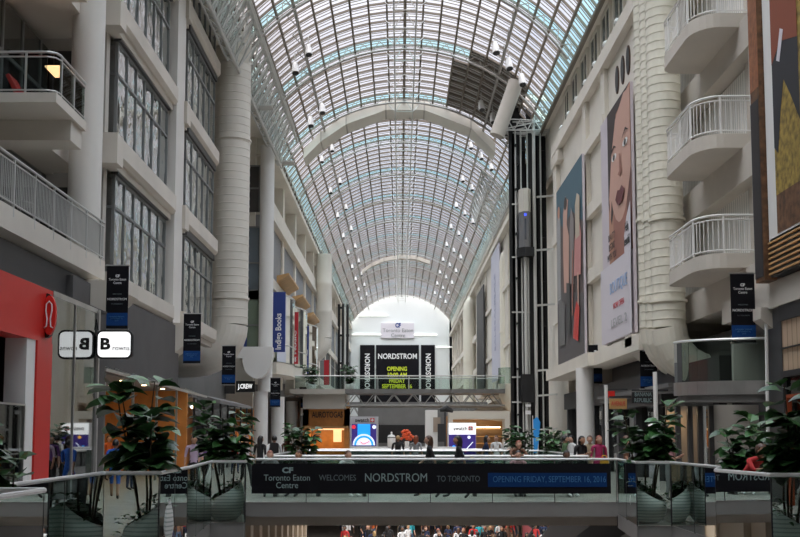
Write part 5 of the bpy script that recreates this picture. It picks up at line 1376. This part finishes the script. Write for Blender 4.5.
def body_mesh(key, ps, detail=2):
    names = [k for k in ps if k != 'head']; idx = {k: i for i, k in enumerate(names)}
    me = bpy.data.meshes.new('skeleton'); me.from_pydata([ps[k] for k in names], [(idx[a], idx[b]) for a, b in EDG], [])
    o = bpy.data.objects.new('skeleton', me); COL.objects.link(o)
    md = o.modifiers.new('skin', 'SKIN'); md.branch_smoothing = .6
    for k in names:
        r_ = RAD[k]; me.skin_vertices[0].data[idx[k]].radius = r_ if isinstance(r_, tuple) else (r_, r_)
    me.skin_vertices[0].data[idx['pelvis']].use_root = True
    s_ = o.modifiers.new('sub', 'SUBSURF'); s_.levels = detail-1; s_.render_levels = detail-1
    dg = bpy.context.evaluated_depsgraph_get(); dg.update()
    ev = bpy.data.meshes.new_from_object(o.evaluated_get(dg)); bpy.data.objects.remove(o)
    vs = [tuple(v.co) for v in ev.vertices]; fs = [tuple(p.vertices) for p in ev.polygons]
    mb = MB(); mb.add(vs, fs); nb = len(fs)
    h = ps['head']
    # head with jaw, nose, ears
    n, m_ = 14, 10; hv = []
    for i in range(m_+1):
        th = PI*i/m_; z = -math.cos(th)*.125; r_ = max(.002, math.sin(th))
        for k in range(n):
            a = 2*PI*k/n; x = r_*.078*math.cos(a); y = r_*.098*math.sin(a)
            if z < -.02: x *= 1+z*2.2; y *= 1+z*1.4; 
            if z < -.03 and math.sin(a) < -.3: y -= .008
            hv.append((h[0]+x, h[1]+y, h[2]+z))
    mb.add(hv, [(i*n+k,i*n+(k+1)%n,(i+1)*n+(k+1)%n,(i+1)*n+k) for i in range(m_) for k in range(n)])
    mb.add([(h[0]-.014,h[1]-.088,h[2]-.035),(h[0]+.014,h[1]-.088,h[2]-.035),(h[0],h[1]-.122,h[2]-.033),(h[0],h[1]-.094,h[2]+.02)],[(0,1,2),(0,2,3),(1,3,2)])
    mb.box(h[0]-.025,h[0]+.025,h[1]-.098,h[1]-.088,h[2]-.066,h[2]-.056)
    for s in (-1,1): mb.ball((h[0]+s*.078,h[1]+.005,h[2]-.005),.012,.022,.03,6,5); mb.bar((h[0],h[1]+.005,h[2]-.09),(ps['neck'][0],ps['neck'][1],ps['neck'][2]-.02),.085,.085,8)
    nh = len(mb.f)
    # fingers: four unequal, bent, and a thumb from the side of the palm
    for sd in ('L','R'):
        wv, hv_ = Vector(ps['wr'+sd]), Vector(ps['ha'+sd]); d = (hv_-wv).normalized(); s = Vector((0,1,0)) if abs(d.y) < .7 else Vector((1,0,0)); s = (s - d*s.dot(d)).normalized(); c = d.cross(s)
        for q, (o_, L) in enumerate(((-.03,.055),(-.011,.068),(.010,.063),(.029,.048))):
            a = hv_ + s*o_; b = a + d*L*.55 + c*.006; e = b + d*L*.4 + c*.022; mb.tube([a,b,e],[.0095,.009,.0065],6)
        a = hv_ - d*.03 - s*.03; mb.tube([a, a - s*.028 + d*.02, a - s*.035 + d*.048],[.011,.010,.007],6)
    me2 = bpy.data.meshes.new('person'); me2.from_pydata(mb.v, [], mb.f)
    segs = [(a, b, Vector(ps[a]), Vector(ps[b])) for a, b in EDG]
    SLOT = {}
    for a, b in EDG:
        k = (a, b)
        if 'toe' in b: SLOT[k] = 4
        elif 'ank' in b: SLOT[k] = 3
        elif 'knee' in b or 'hip' in b: SLOT[k] = 2
        elif 'wr' in b or 'ha' in b[:2] or b == 'neck': SLOT[k] = 0
        else: SLOT[k] = 1
    SK = mat('skin_tone', (.50,.27,.18), .6)
    for i in range(5): me2.materials.append(SK)
    for i, p in enumerate(me2.polygons):
        p.use_smooth = True
        if i >= nb: p.material_index = 0; continue
        c = p.center; best = 9; sl = 1
        for a, b, A, B in segs:
            ab = B-A; t = max(0, min(1, (c-A).dot(ab)/ab.length_squared)); dd = (c-(A+ab*t)).length
            ra = RAD[b] if not isinstance(RAD[b], tuple) else RAD[b][0]; dd -= ra*.6
            if dd < best: best = dd; sl = SLOT[(a, b)]
        if sl == 1 and c.z < ps['pelvis'][2]+.02: sl = 2
        p.material_index = sl
    me2.update()
    return me2
def hair_mesh(ps, long, nm):
    h = ps['head']; mb = MB(); n, m_ = 14, 9; vs = []
    for i in range(m_+1):
        th = PI*i/m_; z = math.cos(th)
        for k in range(n):
            a = 2*PI*k/n; front = math.sin(a) < -.15
            zz = h[2]+.012+z*.13; r_ = max(.01, math.sin(th))
            if front and z < .45: zz = h[2]+.012+.13*.45 + .01; r_ = .86
            x = h[0]+.088*r_*math.cos(a); y = h[1]+.012+.108*r_*math.sin(a)
            if z < 0 and not front:
                if long: zz = h[2] + z*.36; y = h[1]+.03+.10*max(r_,.5)*math.sin(a); x = h[0]+.098*max(r_,.45)*math.cos(a)
                else: zz = max(zz, h[2]-.05)
            vs.append((x, y, zz))
    mb.add(vs, [(i*n+k,i*n+(k+1)%n,(i+1)*n+(k+1)%n,(i+1)*n+k) for i in range(m_) for k in range(n)])
    me = bpy.data.meshes.new('hair'); me.from_pydata(mb.v, [], mb.f); me.materials.append(mat('hair_default', (.03,.02,.015), .6))
    for p in me.polygons: p.use_smooth = True
    return me
def skirt_mesh(ps, z0):
    mb = MB(); zt = ps['waist'][2]; prof = [(.19,z0),(.175,z0+.18),(.165,ps['pelvis'][2]),(.13,zt),(.125,zt+.02)]
    mb.lathe(prof, (ps['pelvis'][0], ps['pelvis'][1], 0), 16, 1, .82)
    me = bpy.data.meshes.new('skirt'); me.from_pydata(mb.v, [], mb.f); me.materials.append(BLACK)
    for p in me.polygons: p.use_smooth = True
    return me
BM = {k: body_mesh(k, p) for k, p in (('stand',P_STAND),('walk',P_WALK),('phone',P_PHONE),('lean',P_LEAN),('sit',P_SIT))}
PS = dict(stand=P_STAND, walk=P_WALK, phone=P_PHONE, lean=P_LEAN, sit=P_SIT)
HM = {(k, l): hair_mesh(p, l, k) for k, p in PS.items() for l in (0, 1)}
SM = {k: skirt_mesh(PS[k], .45) for k in ('stand','walk','phone','lean')}
CLO = {'black':(.012,.012,.014),'white':(.66,.66,.66),'grey':(.22,.22,.23),'blue':(.02,.10,.42),'teal':(.02,.30,.36),'red':(.50,.03,.03),'orange':(.65,.14,.03),'pink':(.55,.30,.34),'navy':(.015,.025,.07),
    'magenta':(.30,.015,.09),'brown':(.14,.07,.04),'green':(.06,.12,.05),'denim':(.06,.10,.17),'khaki':(.28,.22,.14),'purple':(.12,.04,.20),'lilac':(.42,.32,.42),'pale blue':(.30,.42,.56)}
def cm(c): return mat('cloth_'+c.replace(' ','_'), CLO[c], .85)
SKT = [mat('skin_light', (.48,.28,.20), .6), mat('skin_medium', (.38,.20,.12), .6), mat('skin_dark', (.13,.065,.04), .6)]
HRT = {'black':mat('hair_black',(.01,.008,.008),.5),'brown':mat('hair_brown',(.07,.03,.015),.5),'auburn':mat('hair_auburn',(.20,.05,.02),.5),'blond':mat('hair_blond',(.35,.22,.09),.5)}
def person(x, y, z, ps, rz, top, bottom, label, hair='black', long=0, skin=0, dress=None, group=None, h=1.0, shorts=False, shoe='black'):
    o = bpy.data.objects.new('person', BM[ps]); COL.objects.link(o); o.location = (x,y,z); o.rotation_euler = (0,0,rz); o.scale = (h*1.10,h*1.10,h*.97)
    tag(o, label, 'person', group)
    ms = [SKT[skin], cm(top), cm(bottom), SKT[skin] if (shorts or dress) else cm(bottom), cm(shoe)]
    for i, mm in enumerate(ms): o.material_slots[i].link = 'OBJECT'; o.material_slots[i].material = mm
    hr = bpy.data.objects.new('hair', HM[(ps, long)]); COL.objects.link(hr); hr.parent = o
    hr.material_slots[0].link = 'OBJECT'; hr.material_slots[0].material = HRT[hair]
    if dress:
        d = bpy.data.objects.new('skirt', SM[ps]); COL.objects.link(d); d.parent = o; d.material_slots[0].link = 'OBJECT'; d.material_slots[0].material = cm(dress)
    return o
def pxp(px, Y): return (px-400)/F*Y*1.0
L_ = 'on the footbridge'
def PP(px, Y, ps, rz, top, bot, lab, z=0, **k): return person(pxp(px,Y), Y, z, ps, rz, top, bot, lab, **k)
PP(429, 28.6, 'walk', PI/2+PI, 'black', 'black', 'woman with long brown hair in black walking left half of the bannered footbridge', hair='brown', long=1, dress='black')
o = PP(458, 28.2, 'walk', -PI/2, 'black', 'black', 'woman in black walking just right of the long brown-haired woman', hair='black', long=1, skin=1)
bpy.data.objects.remove; 
# label of the first woman in plain words
for q in bpy.data.objects:
    if q.get('label', '').startswith('woman with long brown hair in black'): q['label'] = 'person in black with long brown hair walking near the middle of the bannered footbridge'
    if q.get('label', '').startswith('woman in black walking just'): q['label'] = 'person in black with long dark hair walking behind the long brown-haired one'
PP(195, 31, 'stand', .2, 'lilac', 'black', 'person in a pale lilac shirt and dark trousers standing behind the second left plant', skin=1)
PP(208, 32, 'stand', -.3, 'purple', 'black', 'person in a dark purple top right of the one in the lilac shirt', hair='black', long=1)
PP(247, 33.5, 'walk', .5, 'white', 'black', 'person with long dark hair in a white top left of the white column', hair='brown', long=1)
PP(261, 35.5, 'stand', 2.6, 'black', 'black', 'person in black with long hair right of the white top by the column', hair='black', long=1, skin=1)
PP(275, 37, 'walk', PI, 'white', 'black', 'person in a white shirt seen from behind wearing a black backpack', hair='black')
PP(288, 39, 'walk', PI+.4, 'brown', 'black', 'person in a brown sleeveless top right of the backpack wearer', hair='brown', long=1, skin=1)
PP(117, 28.2, 'walk', PI+.2, 'blue', 'blue', 'person in a blue shirt and shorts walking before the warm lit shop', shorts=True, hair='black', h=.94, skin=1)
PP(132, 33, 'stand', 1.2, 'blue', 'navy', 'person in a blue top farther inside beside the warm lit shop', hair='brown')
PP(110, 40, 'stand', 1.0, 'orange', 'black', 'person in an orange top at the door of the warm lit shop', hair='brown')
PP(168, 19.6, 'lean', -PI/2+.3, 'black', 'black', 'person leaning with bare arms on the rail behind the large left fig', hair='black', skin=0)
PP(598, 31.6, 'stand', .2, 'magenta', 'magenta', 'person with auburn hair in a magenta dress at the right end of the footbridge', hair='auburn', long=1, dress='magenta')
PP(580, 31.6, 'phone', .6, 'black', 'black', 'person with dark hair in black looking down left of the magenta dress', hair='black', long=1, skin=1)
PP(589, 33.4, 'stand', -.3, 'khaki', 'khaki', 'person in a tan outfit between the black top and the magenta dress', hair='brown')
PP(564, 36, 'stand', 1.6, 'green', 'denim', 'person in a green jacket left of the dark-haired person in black', hair='black')
PP(571, 37.5, 'stand', -1.2, 'white', 'black', 'person in white with a red scarf tone right of the green jacket', hair='black')
for q in bpy.data.objects:
    if q.get('label', '').startswith('person in white with a red'): q['label'] = 'person in a white top right of the green jacket near the right fig'
PP(514, 31.5, 'lean', .2, 'brown', 'navy', 'person in a brown top leaning on the bridge rail before the lift fig', hair='auburn')
PP(486, 43, 'walk', PI/2, 'navy', 'denim', 'person in navy on the second footbridge, right of the purple kiosk', hair='black', long=1)
PP(496, 43.6, 'stand', -.4, 'white', 'white', 'person in white facing the one in navy on the second footbridge', hair='brown')
PP(505, 44, 'phone', PI/2, 'white', 'denim', 'person in a white shirt and jeans left of the lift fig', hair='brown')
PP(398, 43.4, 'stand', 3.0, 'black', 'black', 'person in black in front of the white urn on the second footbridge', hair='blond', skin=0)
PP(416, 43.0, 'stand', 2.8, 'grey', 'black', 'person in a grey top right of the orange flowers', hair='auburn', long=1)
PP(668, 27.4, 'phone', .8, 'pink', 'grey', 'person in a pale pink top behind the right-hand fig', hair='black', long=1)
PP(625, 33, 'stand', 1.4, 'brown', 'black', 'person in brown half hidden left of the right-hand fig', hair='brown')
PP(742, 19.0, 'lean', .5, 'red', 'black', 'person in a red top leaning on the near right railing behind the small fig', hair='brown', skin=1)
PP(222, 44, 'walk', 0, 'grey', 'black', 'person in grey far back on the left walkway', hair='black')
PP(236, 46, 'walk', .3, 'red', 'navy', 'person in a dull red top far back on the left walkway', hair='black')
# seated people on the bridge bench
r = thing('bench', 'long low dark bench along the far side of the bannered footbridge, left half', 'bench', (-2.4,29.9,0))
m = MB(); m.box(-3.7,-.8,29.6,30.1,.38,.45); m.build('seat', MGREY, r)
for x in (-3.5,-2.3,-1.0): m = MB(); m.box(x-.05,x+.05,29.65,30.05,0,.38); m.build('leg', DARK, r)
r = thing('bench', 'long low dark bench along the far side of the bannered footbridge, right half', 'bench', (3.4,29.9,0))
m = MB(); m.box(1.9,5.0,29.6,30.1,.38,.45); m.build('seat', MGREY, r)
for x in (2.1,3.4,4.8): m = MB(); m.box(x-.05,x+.05,29.65,30.05,0,.38); m.build('leg', DARK, r)
PP(271, 29.8, 'sit', .1, 'grey', 'black', 'seated person in grey behind the banner words Toronto Eaton', hair='auburn', shorts=True)
PP(303, 29.8, 'sit', -.5, 'black', 'brown', 'seated person in black right of the seated one in grey', hair='brown', skin=1, shorts=True)
PP(345, 29.8, 'sit', .6, 'white', 'denim', 'seated person in white bending forward behind the banner word Welcomes', hair='brown', shorts=True, shoe='white')
PP(517, 29.8, 'sit', 0, 'pink', 'black', 'seated person in pink behind the blue banner panel', hair='black', shorts=True)
PP(562, 29.8, 'sit', .4, 'black', 'black', 'seated person in black behind the right part of the blue banner panel', hair='black', skin=2, shoe='white')
def bag(x, y, z, m_, lab, s=.3):
    r = thing('bag', lab, 'bag', (x,y,z)); m = MB(); m.prism([(x-s/2,z),(x+s/2,z),(x+s*.42,z+s*1.1),(x-s*.42,z+s*1.1)], y-.07, y+.07, 'Y'); m.build('body', m_, r)
    m = MB(); m.tube([(x-s*.3,y,z+s*1.1),(x-s*.2,y,z+s*1.5),(x+s*.2,y,z+s*1.5),(x+s*.3,y,z+s*1.1)], .012, 6); m.build('handle', m_, r)
bag(pxp(603,31.3), 31.3, .72, mat('yellow_bag',(.70,.36,.02),.6), 'yellow shoulder bag carried beside the magenta dress', .26)
bag(pxp(440,28.4), 28.4, .55, cm('red'), 'small red bag carried by the left walker on the footbridge', .24)
r = thing('backpack', 'black backpack worn over the white shirt on the left walkway', 'bag', (pxp(275,36.8),36.8,1.0))
m = MB(); x = pxp(275,36.8); m.prism(rrect(x-.15,x+.15,1.0,1.45,.08), 36.72, 36.86, 'Y'); m.build('body', BLACK, r)
# people on the lower floor
rnd = random.Random(5)
tops = ['black','white','grey','red','teal','orange','pink','navy','black','black','white','pale blue','navy','black','brown','white','khaki']
spots = []
tries = 0
while len(spots) < 78 and tries < 6000:
    tries += 1
    Y = rnd.uniform(50, 72); px = rnd.uniform(338, 545)
    if px > 520 and Y > 56: continue
    X = pxp(px, Y)
    if any((X-a)**2+(Y-b)**2 < .55 for a, b, _ in spots): continue
    spots.append((X, Y, px))
spots.sort(key=lambda s: s[0]/s[1])
cnt = {}; ent = []
for (X, Y, px) in spots:
    c = rnd.choice(tops); cnt[c] = cnt.get(c, 0)+1; ent.append((X, Y, c, cnt[c]))
nth = ['first','second','third','fourth','fifth','sixth','seventh','eighth','ninth','tenth','eleventh','twelfth','thirteenth','fourteenth','fifteenth','sixteenth','seventeenth','eighteenth','nineteenth','twentieth'] + ['next']*30
for X, Y, c, k_ in ent:
    person(X, Y, -5, rnd.choice(['stand','walk','walk','phone']), rnd.uniform(-.6,.6)+rnd.choice([0,PI]), c, rnd.choice(['black','denim','navy','khaki','grey']),
        'person in a %s top in the lower crowd, %s such top from the left' % (c, nth[k_-1]), hair=rnd.choice(['black','black','brown','blond','auburn']), long=rnd.randrange(2),
        skin=rnd.randrange(3), group='crowd on the lower floor', h=rnd.uniform(.92,1.06), shorts=rnd.random() < .3)
area('lower_floor_fill', (1,58,-.6), 950, 9, 14, (1,.95,.9))  # added fill hung in the void to brighten the crowd, not a fitting
# small white ceiling lights of the lower floor
for i in range(4):
    m = MB(); m.box(-5+i*2.9,-4.6+i*2.9,62.5,62.9,-.53,-.46); tag(m.build('ceiling_light', mat('cool_white_strip',(1,1,.95),.5), origin=(-4.8+i*2.9,62.7,-.5)), 'small square ceiling light over the lower floor, %s from the left' % nth[i], 'lamp', 'ceiling lights of the lower floor')
